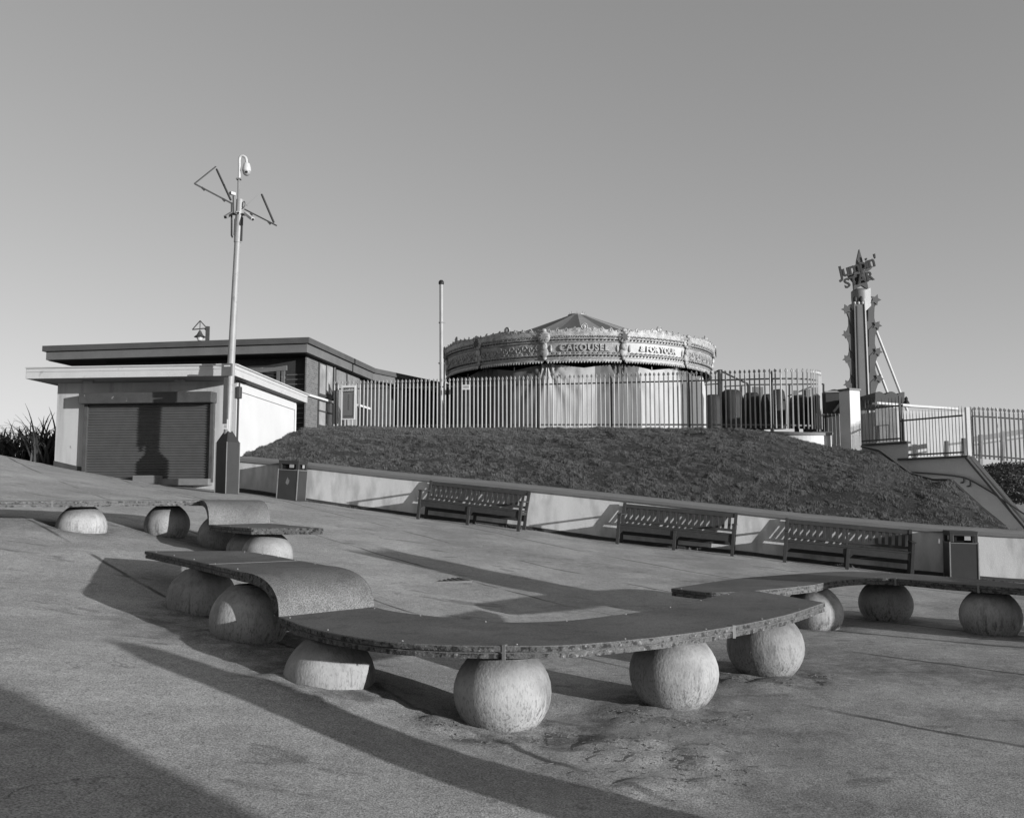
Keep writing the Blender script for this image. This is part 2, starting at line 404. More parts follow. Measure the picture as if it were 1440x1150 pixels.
    dn = mth('MULTIPLY', at.outputs['Fac'], rng(nz(6, 6, None, .65), .36, .58, .15, 1))
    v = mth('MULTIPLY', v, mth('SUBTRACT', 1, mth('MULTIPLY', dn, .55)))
    cb = N(t, 'ShaderNodeCombineColor'); [t.links.new(v, cb.inputs[i]) for i in range(3)]
    t.links.new(cb.outputs[0], b.inputs['Base Color'])
    h = mth('ADD', mth('MULTIPLY', nz(110, 3, None, .7), .007), mth('MULTIPLY', nz(9, 6, None, .6), .012))
    h = mth('SUBTRACT', h, mth('MULTIPLY', jb, .006))
    bp = N(t, 'ShaderNodeBump'); bp.inputs['Strength'].default_value = .55; bp.inputs['Distance'].default_value = 1; t.links.new(h, bp.inputs['Height']); t.links.new(bp.outputs[0], b.inputs['Normal'])
    return m
vs_paving, fs_paving = vs.tolist(), fs.tolist()
me.materials.append(paving_mat())
dirt_dark = np.zeros_like(XX)
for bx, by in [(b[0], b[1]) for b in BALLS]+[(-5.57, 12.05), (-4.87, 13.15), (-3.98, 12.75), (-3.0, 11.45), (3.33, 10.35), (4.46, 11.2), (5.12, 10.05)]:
    r = np.hypot(XX-bx, YY-by); dirt_dark += np.exp(-((r-.30)/.20)**2)*.9
for cx_, cy_, rx_, ry_, an_, st_ in ((3.7, 7.7, 2.5, .85, -.5, .7), (.53, 6.0, .62, .15, 1.14, 1.0), (1.7, 5.9, .5, .12, -.2, .6), (-2.9, 7.6, .9, .35, -.5, .7), (-1.6, 6.6, .8, .3, -.6, .8), (.6, 15.6, 1.6, .35, -.2, .55), (-.3, 16.8, 1.2, .3, .1, .5), (1.9, 17.2, .9, .25, -.3, .55), (3.0, 6.3, .8, .3, -.3, .4), (1.6, 4.6, .6, .2, -.4, .5)):  # soft dark ellipses, the first long and broad near the right seat
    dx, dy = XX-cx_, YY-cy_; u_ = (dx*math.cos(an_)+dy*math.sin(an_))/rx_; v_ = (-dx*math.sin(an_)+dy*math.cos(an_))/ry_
    dirt_dark += st_*np.exp(-(u_*u_+v_*v_)**1.5)
at_ = me.attributes.new('dirt_dark', 'FLOAT', 'POINT'); at_.data.foreach_set('value', np.clip(dirt_dark, 0, 1).ravel().astype(np.float32))
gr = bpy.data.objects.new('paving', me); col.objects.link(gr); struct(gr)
# ---------------------------------------------------------------- concrete ball material (drips, dirty foot)
def ball_mat():
    m = bpy.data.materials.new('cast_concrete'); m.use_nodes = True; t = m.node_tree; b = t.nodes['Principled BSDF']; b.inputs['Roughness'].default_value = .85; b.inputs['Specular IOR Level'].default_value = .2
    ob = N(t, 'ShaderNodeTexCoord').outputs['Object']
    oi = N(t, 'ShaderNodeNewGeometry').outputs['Position']
    def nz(src, s, d, st):
        mp = N(t, 'ShaderNodeMapping'); mp.inputs['Scale'].default_value = st; t.links.new(src, mp.inputs[0])
        n = N(t, 'ShaderNodeTexNoise'); n.inputs['Scale'].default_value = s; n.inputs['Detail'].default_value = d; n.inputs['Roughness'].default_value = .6; t.links.new(mp.outputs[0], n.inputs['Vector']); return n.outputs['Fac']
    def mth(op, *a):
        n = N(t, 'ShaderNodeMath', operation=op)
        for i, v in enumerate(a):
            if isinstance(v, (int, float)): n.inputs[i].default_value = v
            else: t.links.new(v, n.inputs[i])
        return n.outputs[0]
    def rng(v, a, b_, c=0., d=1.):
        n = N(t, 'ShaderNodeMapRange'); t.links.new(v, n.inputs[0])
        for i, q_ in enumerate((a, b_, c, d)): n.inputs[i+1].default_value = q_
        return n.outputs[0]
    sp = N(t, 'ShaderNodeSeparateXYZ'); t.links.new(ob, sp.inputs[0])
    rd = N(t, 'ShaderNodeObjectInfo').outputs['Random']
    v = mth('MULTIPLY', rng(nz(oi, 3, 5, (1, 1, 1)), .3, .7, .21, .37), rng(rd, 0, 1, .9, 1.1))
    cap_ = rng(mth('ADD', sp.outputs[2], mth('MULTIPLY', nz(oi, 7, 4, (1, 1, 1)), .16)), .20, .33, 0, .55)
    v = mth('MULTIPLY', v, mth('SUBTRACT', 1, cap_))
    drip = rng(nz(oi, 26, 8, (1, 1, .10)), .50, .60, 0, 1)
    low = rng(sp.outputs[2], -.26, .12, 1, .25)
    patch = rng(nz(oi, 2.6, 4, (1, 1, .5)), .42, .58, .05, 1)
    v = mth('MULTIPLY', v, mth('SUBTRACT', 1, mth('MULTIPLY', mth('MULTIPLY', drip, low), mth('MULTIPLY', patch, .8))))
    sc_ = rng(nz(oi, 90, 4, (1, 1, .35)), .54, .60, 0, 1)
    v = mth('MULTIPLY', v, mth('SUBTRACT', 1, mth('MULTIPLY', mth('MULTIPLY', sc_, low), .6)))
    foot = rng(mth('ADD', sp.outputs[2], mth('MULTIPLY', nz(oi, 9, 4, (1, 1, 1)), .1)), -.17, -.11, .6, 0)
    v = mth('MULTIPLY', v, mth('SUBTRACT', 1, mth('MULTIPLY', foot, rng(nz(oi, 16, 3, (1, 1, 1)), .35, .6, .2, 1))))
    cb = N(t, 'ShaderNodeCombineColor'); [t.links.new(v, cb.inputs[i]) for i in range(3)]
    t.links.new(cb.outputs[0], b.inputs['Base Color'])
    bp = N(t, 'ShaderNodeBump'); bp.inputs['Distance'].default_value = .004; t.links.new(nz(oi, 60, 4, (1, 1, .6)), bp.inputs['Height']); t.links.new(bp.outputs[0], b.inputs['Normal'])
    return m
M['ball'] = ball_mat()
def slab_mat(name, g, speck, edge=False):
    m = bpy.data.materials.new(name); m.use_nodes = True; t = m.node_tree; b = t.nodes['Principled BSDF']; b.inputs['Roughness'].default_value = .75; b.inputs['Specular IOR Level'].default_value = .25
    pos = N(t, 'ShaderNodeNewGeometry').outputs['Position']
    def nz(s, d, st=(1, 1, 1), ro=.6):
        mp = N(t, 'ShaderNodeMapping'); mp.inputs['Scale'].default_value = st; t.links.new(pos, mp.inputs[0])
        n = N(t, 'ShaderNodeTexNoise'); n.inputs['Scale'].default_value = s; n.inputs['Detail'].default_value = d; n.inputs['Roughness'].default_value = ro; t.links.new(mp.outputs[0], n.inputs['Vector']); return n.outputs['Fac']
    def mth(op, *a):
        n = N(t, 'ShaderNodeMath', operation=op)
        for i, v in enumerate(a):
            if isinstance(v, (int, float)): n.inputs[i].default_value = v
            else: t.links.new(v, n.inputs[i])
        return n.outputs[0]
    def rng(v, a, b_, c=0., d=1.):
        n = N(t, 'ShaderNodeMapRange'); t.links.new(v, n.inputs[0])
        for i, q_ in enumerate((a, b_, c, d)): n.inputs[i+1].default_value = q_
        return n.outputs[0]
    v = rng(nz(1.6, 6), .3, .7, g*.75, g*1.4)
    v = mth('MULTIPLY', v, rng(nz(110, 3, (1, 1, 1), .7), .3, .7, 1-speck, 1+speck))
    if edge:
        v = mth('ADD', v, mth('MULTIPLY', rng(nz(38, 4, (1, 1, 1), .7), .58, .66), .13))
        v = mth('MULTIPLY', v, rng(nz(22, 4, (1, 1, 1), .7), .42, .50, .25, 1))
    else:
        v = mth('MULTIPLY', v, mth('SUBTRACT', 1, mth('MULTIPLY', rng(nz(3.2, 7, (1, 1, 1), .7), .50, .62), .34)))
    cb = N(t, 'ShaderNodeCombineColor'); [t.links.new(v, cb.inputs[i]) for i in range(3)]
    t.links.new(cb.outputs[0], b.inputs['Base Color'])
    bp = N(t, 'ShaderNodeBump'); bp.inputs['Distance'].default_value = .006 if edge else .002; t.links.new(nz(45 if edge else 90, 4), bp.inputs['Height']); t.links.new(bp.outputs[0], b.inputs['Normal'])
    return m
M['slab'] = slab_mat('terrazzo_top', .12, .55); M['slab_edge'] = slab_mat('broken_edge', .085, .4, True); M['slab_roll'] = slab_mat('terrazzo_roll', .125, .75)

# ---------------------------------------------------------------- serpentine seats
TK = .075
def resample(P, n):
    P = catmull(P, 10); L = [0]
    for a, b in zip(P, P[1:]): L.append(L[-1]+(b-a).length)
    out = []
    j = 0
    for k in range(n+1):
        t = L[-1]*k/n
        while j < len(L)-2 and L[j+1] < t: j += 1
        out.append(P[j].lerp(P[j+1], 0 if L[j+1] == L[j] else (t-L[j])/(L[j+1]-L[j])))
    return out
def slab(name, Fp, Bp, parent, n=24, i0=0, i1=None, caps=(True, True), chip=True, lab=None):
    """flat seat slab between a front and a back edge line: two courses with a shadow gap between"""
    i1 = n if i1 is None else i1
    f_, b_ = Fp[i0:i1+1], Bp[i0:i1+1]; k = len(f_)
    mb = MB(); mats = []
    def course(z0, z1, inset):
        # subdivided edge so it can be chipped
        rows = []
        for i in range(k):
            F0, B0 = f_[i], b_[i]; u = (B0-F0).normalized()
            def ch(p, s): return (noise.noise(Vector(p)*14)*.006+noise.noise(Vector(p)*47)*.004)*s if chip else 0
            a = F0+u*(inset+ch(F0, 1)); c = B0-u*(inset+ch(B0, 1))
            e = .006
            ring = [Vector((a.x, a.y, z0)), Vector((a.x, a.y, z1-e)), Vector((a.x+u.x*e, a.y+u.y*e, z1)),
                    Vector((c.x-u.x*e, c.y-u.y*e, z1)), Vector((c.x, c.y, z1-e)), Vector((c.x, c.y, z0))]
            rows.append(ring)
        vs = [p for r in rows for p in r]; fs = []; ms = []
        for i in range(k-1):
            for j in range(6):
                j2 = (j+1) % 6; fs.append((i*6+j, (i+1)*6+j, (i+1)*6+j2, i*6+j2)); ms.append(0 if j in (1, 2, 3) else 1)
        fs.append(tuple(range(6))); ms.append(1); fs.append(tuple((k-1)*6+j for j in range(6))[::-1]); ms.append(1)
        mb.add(vs, fs); mats.extend(ms)
    z = f_[0].z
    course(z-.034, z, 0); course(z-TK, z-.041, .008); course(z-.0412, z-.0338, .02)
    o = mb.build(name, ['slab', 'slab_edge'], parent)
    o.data.polygons.foreach_set('material_index', mats)
    return o
def ball(x, y, zb, parent, r=.304):
    """cast ball, cut flat where it carries the slab; zb = underside of slab"""
    zc = zb-.27; pr = []
    for k in range(19):
        a = -math.pi/2+math.pi*k/18
        z = r*math.sin(a)*1.0
        if z > .262: break
        pr.append((max(r*math.cos(a), .001)*(1+.02*math.cos(3*a)), zc+z))
    pr += [(math.sqrt(r*r-.262**2), zc+.262), (.12, zc+.268), (.12, zc+.272), (.001, zc+.272)]
    mb = MB(); mb.lathe((0, 0, 0), [(a, b-zc) for a, b in pr], 40)
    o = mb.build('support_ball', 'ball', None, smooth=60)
    o.parent = parent; o.location = Vector((x, y, zc))-OFF[parent.name]; OFF[o.name] = Vector((x, y, zc))
    o.rotation_euler = (0, 0, rnd.uniform(0, 6))
    return o
def bolts(parent, P, Q, z, step=5, inset=.05, r=.007):
    for i in range(2, len(P)-1, step):
        u = (Q[i]-P[i]).normalized()
        for c in (P[i]+u*inset, Q[i]-u*inset): MB().blob((c.x, c.y, z+.002), (r, r, r*.7), 8, 4).build('bolt_head', 'galv', parent, smooth=True)
def seam(parent, a, b, z, w=.004, name='joint_strip'):
    mb = MB(); a = Vector((a.x, a.y, z+.0005)); b = Vector((b.x, b.y, z+.0005)); mb.bar(a, b, w, .003); return mb.build(name, 'joint', parent)
M['joint'] = mat('joint_filler', .2, .8, .2, 20)
def strap(parent, p, u, z):
    """vertical steel strap clipped over the slab edge"""
    mb = MB(); u = Vector(u).normalized(); c = Vector((p.x, p.y, 0))-u*.004; ang = math.atan2(u.y, u.x)
    mb.box((c.x, c.y, z-TK/2), (.005, .022, TK+.012), ang); mb.box((c.x+u.x*.02, c.y+u.y*.02, z+.003), (.045, .018, .004), ang)
    return mb.build('steel_strap', 'mid_metal', parent, bevel=.001)
def roll(parent, T0, T1, B0, B1, zt, zb):
    n = 16; nw = 10; mb = MB(); mats = []
    th = TK
    def pt(f, a, k):
        T = T0.lerp(T1, f); B = B0.lerp(B1, f); d = Vector((B.x-T.x, B.y-T.y, 0)); L = d.length; d.normalize()
        H = zt-zb
        # quarter of a squarish ellipse: flat start, steep end
        e = .8
        ca = math.cos(a)**e if math.cos(a) > 1e-6 else 0; sa = math.sin(a)**e
        return Vector((T.x, T.y, 0))+d*(L-k)*sa+Vector((0, 0, zb+(H-k)*ca))
    def grid(k): return [[pt(j/nw, math.pi/2*i/n, k) for j in range(nw+1)] for i in range(n+1)]
    O = grid(0); I = grid(th)
    vs = [p for r in O for p in r]+[p for r in I for p in r]; W = nw+1; K = (n+1)*W; fs = []
    for i in range(n):
        for j in range(nw):
            a = i*W+j
            fs.append((a, a+1, a+1+W, a+W)); mats.append(0); fs.append((K+a, K+a+W, K+a+1+W, K+a+1)); mats.append(1)
        for j in (0, nw):
            a = i*W+j; fs.append((a, a+W, K+a+W, K+a) if j == 0 else (a, K+a, K+a+W, a+W)); mats.append(1)
    for j in range(nw):
        fs.append((j, K+j, K+j+1, j+1)); mats.append(1); a = n*W+j; fs.append((a, a+1, K+a+1, K+a)); mats.append(1)
    mb.add(vs, fs)
    o = mb.build('rolled_riser', ['slab_roll', 'slab_edge'], parent, smooth=50)
    o.data.polygons.foreach_set('material_index', mats)
    return o

# seat nearest the camera
zn, zm = .56, .85
s1 = thing('serpentine_seat', (0, 6.2, 0), 'long curved stone slab seat nearest the camera, with a rolled step at its left', 'bench', 'serpentine seats on concrete balls')
Fn = [UH(x, y, zn) for x, y in ((392, 867), (440, 884), (520, 898.5), (600, 905.5), (706, 908), (800, 906.5), (900, 898), (1000, 885.5), (1100, 866), (1160, 847))]
Bn = [UH(x, y, zn) for x, y in ((526, 853), (560, 860), (640, 869), (720, 874.5), (800, 872), (860, 865), (921, 857), (979, 844), (1015, 836), (1050, 828.5))]
Fr, Br = resample(Fn, 96), resample(Bn, 96)
def near_i(P, px):
    return min(range(len(P)), key=lambda i: abs((720+F*P[i].x/(P[i].y))-px))
ja, jb_ = near_i(Fr, 706), near_i(Fr, 1025)
for a, b in ((0, ja), (ja, jb_), (jb_, 96)): slab('seat_slab', Fr, Br, s1, 96, a, b)
strap(s1, Fr[ja], Br[ja]-Fr[ja], zn); strap(s1, Fr[jb_], Br[jb_]-Fr[jb_], zn)
bolts(s1, Fr, Br, zn, 12)
Fm = [UH(x, y, zm) for x, y in ((203.7, 774.5), (259, 785.6), (300, 794.5), (340, 804))]
Bm = [UH(x, y, zm) for x, y in ((341, 774.5), (380, 780), (417, 787), (462, 795))]
Fq, Bq = resample(Fm, 24), resample(Bm, 24)
jm = near_i(Fq, 302)
slab('seat_slab', Fq, Bq, s1, 24, 0, jm); slab('seat_slab', Fq, Bq, s1, 24, jm, 24); seam(s1, Fq[jm], Bq[jm], zm)
bolts(s1, Fq, Bq, zm, 5)
roll(s1, Fq[-1], Bq[-1], Fr[0], Br[0], zm, zn)
for x, y, zz_ in ((-.06, 5.97, zn), (1.13, 6.6, zn), (2.07, 7.7, zn), (-1.24, 6.42, zn), (-2.08, 7.45, zm-.04), (-2.83, 8.55, zm)):
    ball(x, y, zz_-TK, s1)

# seat in the middle distance at the left
zl, zu = 1.05, 1.37
s2 = thing('serpentine_seat', (-4.5, 12.5, .6), 'farther curved stone slab seat at the left, in front of the kiosk shutter', 'bench', 'serpentine seats on concrete balls')
F2 = [Vector((-4.02, 12.35, zl)), Vector((-3.55, 11.65, zl)), UH(352.6, 742.4, zl)]
B2 = [Vector((-3.38, 13.0, zl)), Vector((-2.8, 12.0, zl)), UH(455, 742.4, zl)]
F2r, B2r = resample(F2, 16), resample(B2, 16); slab('seat_slab', F2r, B2r, s2, 16); bolts(s2, F2r, B2r, zl, 6)
T0, T1 = Vector((-4.27, 12.75, zu)), Vector((-3.68, 13.45, zu))
roll(s2, T0, T1, F2r[0], B2r[0], zu, zl)
F3 = [T0, Vector((-4.6, 12.62, zu)), Vector((-4.95, 12.15, zu)), Vector((-5.45, 11.5, zu)), Vector((-6.15, 10.95, zu)), Vector((-7.4, 10.5, zu))]
B3 = [T1, Vector((-4.4, 13.75, zu)), Vector((-5.2, 13.4, zu)), Vector((-5.95, 12.7, zu)), Vector((-6.7, 12.0, zu)), Vector((-7.8, 11.55, zu))]
F3r, B3r = resample(F3, 48), resample(B3, 48)
for a, b in ((0, 24), (24, 48)): slab('seat_slab', F3r, B3r, s2, 48, a, b)
bolts(s2, F3r, B3r, zu, 9); strap(s2, F3r[24], B3r[24]-F3r[24], zu)
for x, y, zz_ in ((-5.57, 12.05, zu), (-4.87, 13.15, zu), (-3.98, 12.75, zu-.14), (-3.42, 12.2, zl), (-3.0, 11.45, zl), (-6.9, 11.2, zu)):
    g_ = gz(x, y); ball(x, y, zz_-TK, s2)

# seat at the right
zr = .50
s3 = thing('serpentine_seat', (4.3, 10.5, 0), 'curved stone slab seat at the right, running out of the frame below the square bin', 'bench', 'serpentine seats on concrete balls')
F4 = [UH(x, y, zr) for x, y in ((944, 827), (985, 831.5), (1020, 832.5), (1071, 829.5), (1141.7, 822.5), (1165.6, 817.5), (1200, 813.5), (1248.7, 812.7), (1288.6, 815.5), (1333, 819.5), (1405, 824.5), (1440, 827))]
B4 = [UH(x, y, zr) for x, y in ((1002, 818), (1030, 814), (1060, 811), (1129, 806), (1160, 804), (1192, 803.3), (1244, 804.6), (1280, 806.5), (1318, 809.3), (1360, 813), (1405, 817), (1440, 820))]
F4 += [Vector((5.9, 8.65, zr)), Vector((6.6, 8.45, zr))]; B4 += [Vector((6.1, 9.55, zr)), Vector((6.8, 9.55, zr))]
F4r, B4r = resample(F4, 120), resample(B4, 120)
cuts = [0, near_i(F4r[:60], 1141), near_i(F4r[:80], 1249), near_i(F4r[:100], 1366), 120]
for a, b in zip(cuts, cuts[1:]): slab('seat_slab', F4r, B4r, s3, 120, a, b)
for c_ in cuts[1:-1]: strap(s3, F4r[c_], B4r[c_]-F4r[c_], zr)
bolts(s3, F4r, B4r, zr, 14)
roll(s3, F4r[-1]+Vector((.46, -.1, .3)), B4r[-1]+Vector((.46, 0, .3)), F4r[-1], B4r[-1], zr+.34, zr)  # unseen riser and raised end, added to shade the right-hand balls
F5 = [F4r[-1]+Vector((.46, -.1, .34)), Vector((7.9, 8.3, zr+.34)), Vector((8.9, 8.6, zr+.34))]; B5 = [B4r[-1]+Vector((.46, 0, .34)), Vector((7.9, 9.3, zr+.34)), Vector((8.4, 9.4, zr+.34))]
slab('seat_slab', resample(F5, 16), resample(B5, 16), s3, 16)
for x, y in ((7.3, 8.95), (8.2, 8.9)): ball(x, y, zr+.34-TK, s3)
for x, y in ((3.33, 10.35), (4.46, 11.2), (5.12, 10.05), (6.2, 9.05)): ball(x, y, zr-TK, s3)

# ---------------------------------------------------------------- retaining wall and coping
s0, s1_ = wall_s(326), wall_s(1406)+8
def sweep(mb, prof, sa, sb, n=60):
    """prof(s) -> list of (p, z) ring points; swept along the wall line"""
    rows = [[wall_pt(sa+(sb-sa)*i/n, p, z) for p, z in prof(sa+(sb-sa)*i/n)] for i in range(n+1)]
    k = len(rows[0]); vs = [p for r in rows for p in r]
    fs = [(i*k+j, (i+1)*k+j, (i+1)*k+(j+1) % k, i*k+(j+1) % k) for i in range(n) for j in range(k)]
    fs += [tuple(range(k)), tuple(n*k+j for j in range(k))[::-1]]
    mb.add(vs, fs)
rw = thing('retaining_wall', wall_pt(-3, 0, 0), 'low pale rendered wall holding back the grass bank behind the three benches', 'wall')
def base_z(s): q = wall_pt(s); return gz(q.x, q.y)
mb = MB(); sweep(mb, lambda s: [(0, base_z(s)-.5), (0, top_z(s)-.13), (-.3, top_z(s)-.13), (-.3, base_z(s)-.5)], s0, s1_); mb.build('wall_face', 'wall_render', rw)
mb = MB(); sweep(mb, lambda s: [(.05, top_z(s)-.128), (.065, top_z(s)-.06), (.06, top_z(s)-.015), (.03, top_z(s)), (-.36, top_z(s)+.01), (-.38, top_z(s)-.128)], s0-.02, s1_); mb.build('coping', 'coping', rw)
mb = MB(); sweep(mb, lambda s: [(.012, base_z(s)-.3), (.012, base_z(s)+.07+.015*noise.noise((s*2, 0, 0))), (-.01, base_z(s)+.08), (-.01, base_z(s)-.3)], s0, s1_, 200); mb.build('base_band', 'plinth', rw)
# wall lamp strip and vents seen left of the bin
# ---------------------------------------------------------------- grass bank
crest_px = [(300, 652, 23.6), (335, 640, 24.2), (380, 622, 26.5), (425, 603, 29.5), (480, 601, 33.2), (620, 603, 32.0), (760, 602.5, 30.8), (870, 602, 29.6), (980, 602.5, 28.2), (1075, 605, 26.9), (1120, 617, 26.4), (1166, 629, 25.9), (1206, 633, 25.3), (1238, 638, 24.4), (1281, 668, 23.2), (1312, 677, 22.6), (1337, 678, 22.2), (1380, 716, 20.5), (1412, 741, 19.1), (1440, 752, 18.4), (1500, 775, 17.6)]
crest = [UD(*c) for c in crest_px]
NB, NR = 330, 90
cr = []
Lc = [0]
for a, b in zip(crest, crest[1:]): Lc.append(Lc[-1]+abs(b.x-a.x)+.35*(b-a).length)
for k in range(NB+1):
    t = Lc[-1]*k/NB
    for j in range(len(Lc)-1):
        if t <= Lc[j+1]+1e-9: cr.append((crest[j].lerp(crest[j+1], (t-Lc[j])/(Lc[j+1]-Lc[j])))); break
# each crest point is joined to a wall point
foot = []
for k, c in enumerate(cr):
    px = 720+F*c.x/c.y
    pxf = interp(px, [270, 335, 425, 480, 1075, 1238, 1340, 1412, 1500], [326, 338, 430, 500, 1010, 1180, 1320, 1405, 1480])
    s = wall_s(pxf); foot.append((s, wall_pt(s, -.34, top_z(s)-.03)))
bank_v = []
for k, c in enumerate(cr):
    s, f_ = foot[k]; L = (Vector((c.x, c.y, 0))-Vector((f_.x, f_.y, 0))).length
    for j in range(NR+1):
        t = j/NR; p = f_.lerp(c, t)
        bulge = math.sin(math.pi*t)*min(L*.035, .42)*(1-.2*t)
        edge = min(1, t*6)*min(1, (1-t)*5)
        p.z += bulge+edge*(.06*noise.noise(Vector((p.x*.5, p.y*.5, 2)))+.035*noise.noise(Vector((p.x*1.1, p.y*1.5, 5)))+.010*noise.noise(Vector((p.x*3.0, p.y*3.4, 7)))+.010*noise.noise(Vector((p.x*8, p.y*8, 9))))
        bank_v.append(p)
W_ = NR+1
bf = [(i*W_+j, (i+1)*W_+j, (i+1)*W_+j+1, i*W_+j+1) for i in range(NB) for j in range(NR)]
M['soil'] = mat('turf_soil', .028, .95, .3, 3, .3, 30, .02, 25)
me = bpy.data.meshes.new('grass_bank'); me.from_pydata([tuple(v) for v in bank_v], [], bf); me.update(); me.materials.append(M['soil']); me.polygons.foreach_set('use_smooth', [True]*len(me.polygons))
bank = bpy.data.objects.new('grass_bank', me); col.objects.link(bank); struct(bank)
# plateau behind the crest
mb = MB(); idx_ = list(range(0, NB+1, 4)); pl = []
pc = [c for c in cr if c.x < 9.2]
vs = []; fs = []
for i, c in enumerate(pc):
    vs += [(c.x, c.y, c.z-.01), (c.x*1.15, c.y+8, c.z-.02 if c.z > 3.2 else 3.2), (c.x*2.2-2, 95, 3.2)]
for i in range(len(pc)-1): fs += [(i*3, i*3+3, i*3+4, i*3+1), (i*3+1, i*3+4, i*3+5, i*3+2)]
mb.add(vs, fs); M['upper'] = mat('upper_ground', .16, .9, .15, 1, .1, 30)
o = mb.build('upper_terrace', 'upper'); struct(o)
# blades of grass
def grass(name, pts_fn, n, h, seed, mt, wid=.010):
    rg = random.Random(seed); V = []; Fc = []; 
    for i in range(n):
        p, hh = pts_fn(rg)
        if p is None: continue
        a = rg.uniform(0, 6.283); hgt = h*hh*rg.uniform(.5, 1.3); ln = rg.uniform(.05, .6)*hgt; b = rg.uniform(0, 6.283) if rg.random() < .5 else rg.uniform(2.2, 3.6)
        wv = wid*rg.uniform(.6, 1.5); dx, dy = math.cos(a)*wv, math.sin(a)*wv; k = len(V)
        lx, ly = math.cos(b)*ln, math.sin(b)*ln
        V += [(p[0]-dx, p[1]-dy, p[2]-.01), (p[0]+dx, p[1]+dy, p[2]-.01), (p[0]+dx*.5+lx*.4, p[1]+dy*.5+ly*.4, p[2]+hgt*.65), (p[0]+lx, p[1]+ly, p[2]+hgt)]
        Fc += [(k, k+1, k+2), (k, k+2, k+3)]
    me = bpy.data.meshes.new(name); me.from_pydata(V, [], Fc); me.update(); me.materials.append(M[mt])
    o = bpy.data.objects.new(name, me); col.objects.link(o); o['kind'] = 'stuff'; return o
def grass_mat():
    m = mat('grass_blades', .088, .7, .25, .9, .3, 4.5, spec=.2); return m
M['grass'] = grass_mat()
areas = []; acc = 0
for i in range(NB):
    for j in range(NR):
        a, b, c_ = Vector(bank_v[i*W_+j]), Vector(bank_v[(i+1)*W_+j]), Vector(bank_v[i*W_+j+1])
        acc += (b-a).cross(c_-a).length; areas.append(acc)
import bisect
def bank_pt(rg):
    for _ in range(4):
        k = bisect.bisect(areas, rg.random()*acc); k = min(k, len(areas)-1); i, j = divmod(k, NR)
        u, v = rg.random(), rg.random()
        a, b, c_, d = bank_v[i*W_+j], bank_v[(i+1)*W_+j], bank_v[(i+1)*W_+j+1], bank_v[i*W_+j+1]
        p = a.lerp(b, u).lerp(d.lerp(c_, u), v)
        t = noise.noise(Vector((p.x*1.7, p.y*1.7, 1)))+.9*noise.noise(Vector((p.x*5.5, p.y*5.5, 8)))
        if t > -.2 or rg.random() < .25: return p, 1+1.6*max(t, -.35)
    return None, 0
grass('grass', bank_pt, 520000, .032, 3, 'grass', .0042)

# ---------------------------------------------------------------- benches
def make_bench(label):
    r = thing('park_bench', (0, 0, 0), label, 'bench', 'slatted wooden benches along the wall')
    L = 2.4; K = []
    def bd(mb, nm, m='bench_wood'): o = mb.build(nm, m, r, bevel=.004); KIDS.append(o); return o
    for x in (.03, L/2, L-.03): bd(MB().bar((x, .03, -.1), (x, .03, .62 if x != L/2 else .40), .065, .065), 'leg')
    for x in (.03, L/2, L-.03):
        bd(MB().bar((x, .50, -.1), (x, .50, .42), .065, .06).bar((x, .50, .41), (x, .62, .86 if x != L/2 else .80), .065 if x != L/2 else .045, .06 if x != L/2 else .03), 'leg')
    mb = MB()
    for y in (.02, .105, .19, .275, .36, .44): mb.box((L/2, y+.03, .425), (L-.02, .07, .024))
    bd(mb, 'seat')
    mb = MB().box((L/2, .035, .35), (L-.1, .03, .12)); 
    for x0, x1 in ((.06, L/2-.04), (L/2+.04, L-.06)):
        for xx, sgn in ((x0, 1), (x1, -1)): mb.plate([(xx, .022, .32), (xx+sgn*.10, .022, .32), (xx+sgn*.03, .022, .26), (xx, .022, .21)], (0, 1, 0), .024)
    bd(mb, 'front_rail')
    bd(MB().box((L/2, .50, .29), (L-.1, .03, .20)), 'back_rail')
    for x in (.03, L/2, L-.03): bd(MB().box((x, .27, .37), (.045, .42, .06)), 'side_rail')
    # backrest
    def bp(x, h): return Vector((x, .50+(h-.42)*.27, h))
    mb = MB(); mb.bar(bp(.06, .80), bp(L-.06, .80), .035, .085, up=(0, .26, 1)); mb.bar(bp(.06, .50), bp(L-.06, .50), .03, .05, up=(0, .26, 1))
    x = .14
    while x < L-.1:
        if abs(x-L/2) > .06: mb.bar(bp(x, .50), bp(x, .78), .062, .016, up=(0, 1, 0))
        x += .124
    bd(mb, 'backrest')
    for x in (.03, L-.03):
        mb = MB().bar((x, -.02, .635), (x, .56, .63), .085, .03); bd(mb, 'armrest')
    return r
bench_px = [(604, 741), (877, 1026), (1100, 1269)]
blab = ['leftmost of the three slatted wooden benches, nearest the low square bin', 'middle one of the three slatted wooden benches against the pale wall', 'rightmost of the three slatted wooden benches, beside the square bin near the edge']
proto = None
for (xa, xb), lb in zip(bench_px, blab):
    if proto is None: proto = make_bench(lb); bo = proto
    else: bo = copy_tree(proto); bo['label'] = lb
    sA, sB = wall_s(xa), wall_s(xb); p = .70; mid = (sA+sB)/2; a = wall_pt(mid-1.2, p); b = wall_pt(mid+1.2, p)
    za, zb_ = gz(a.x, a.y), gz(b.x, b.y); tilt = math.atan2(za-zb_, 2.4)
    bo.location = (a.x, a.y, za+.0); bo.rotation_euler = (0, tilt, -TH)

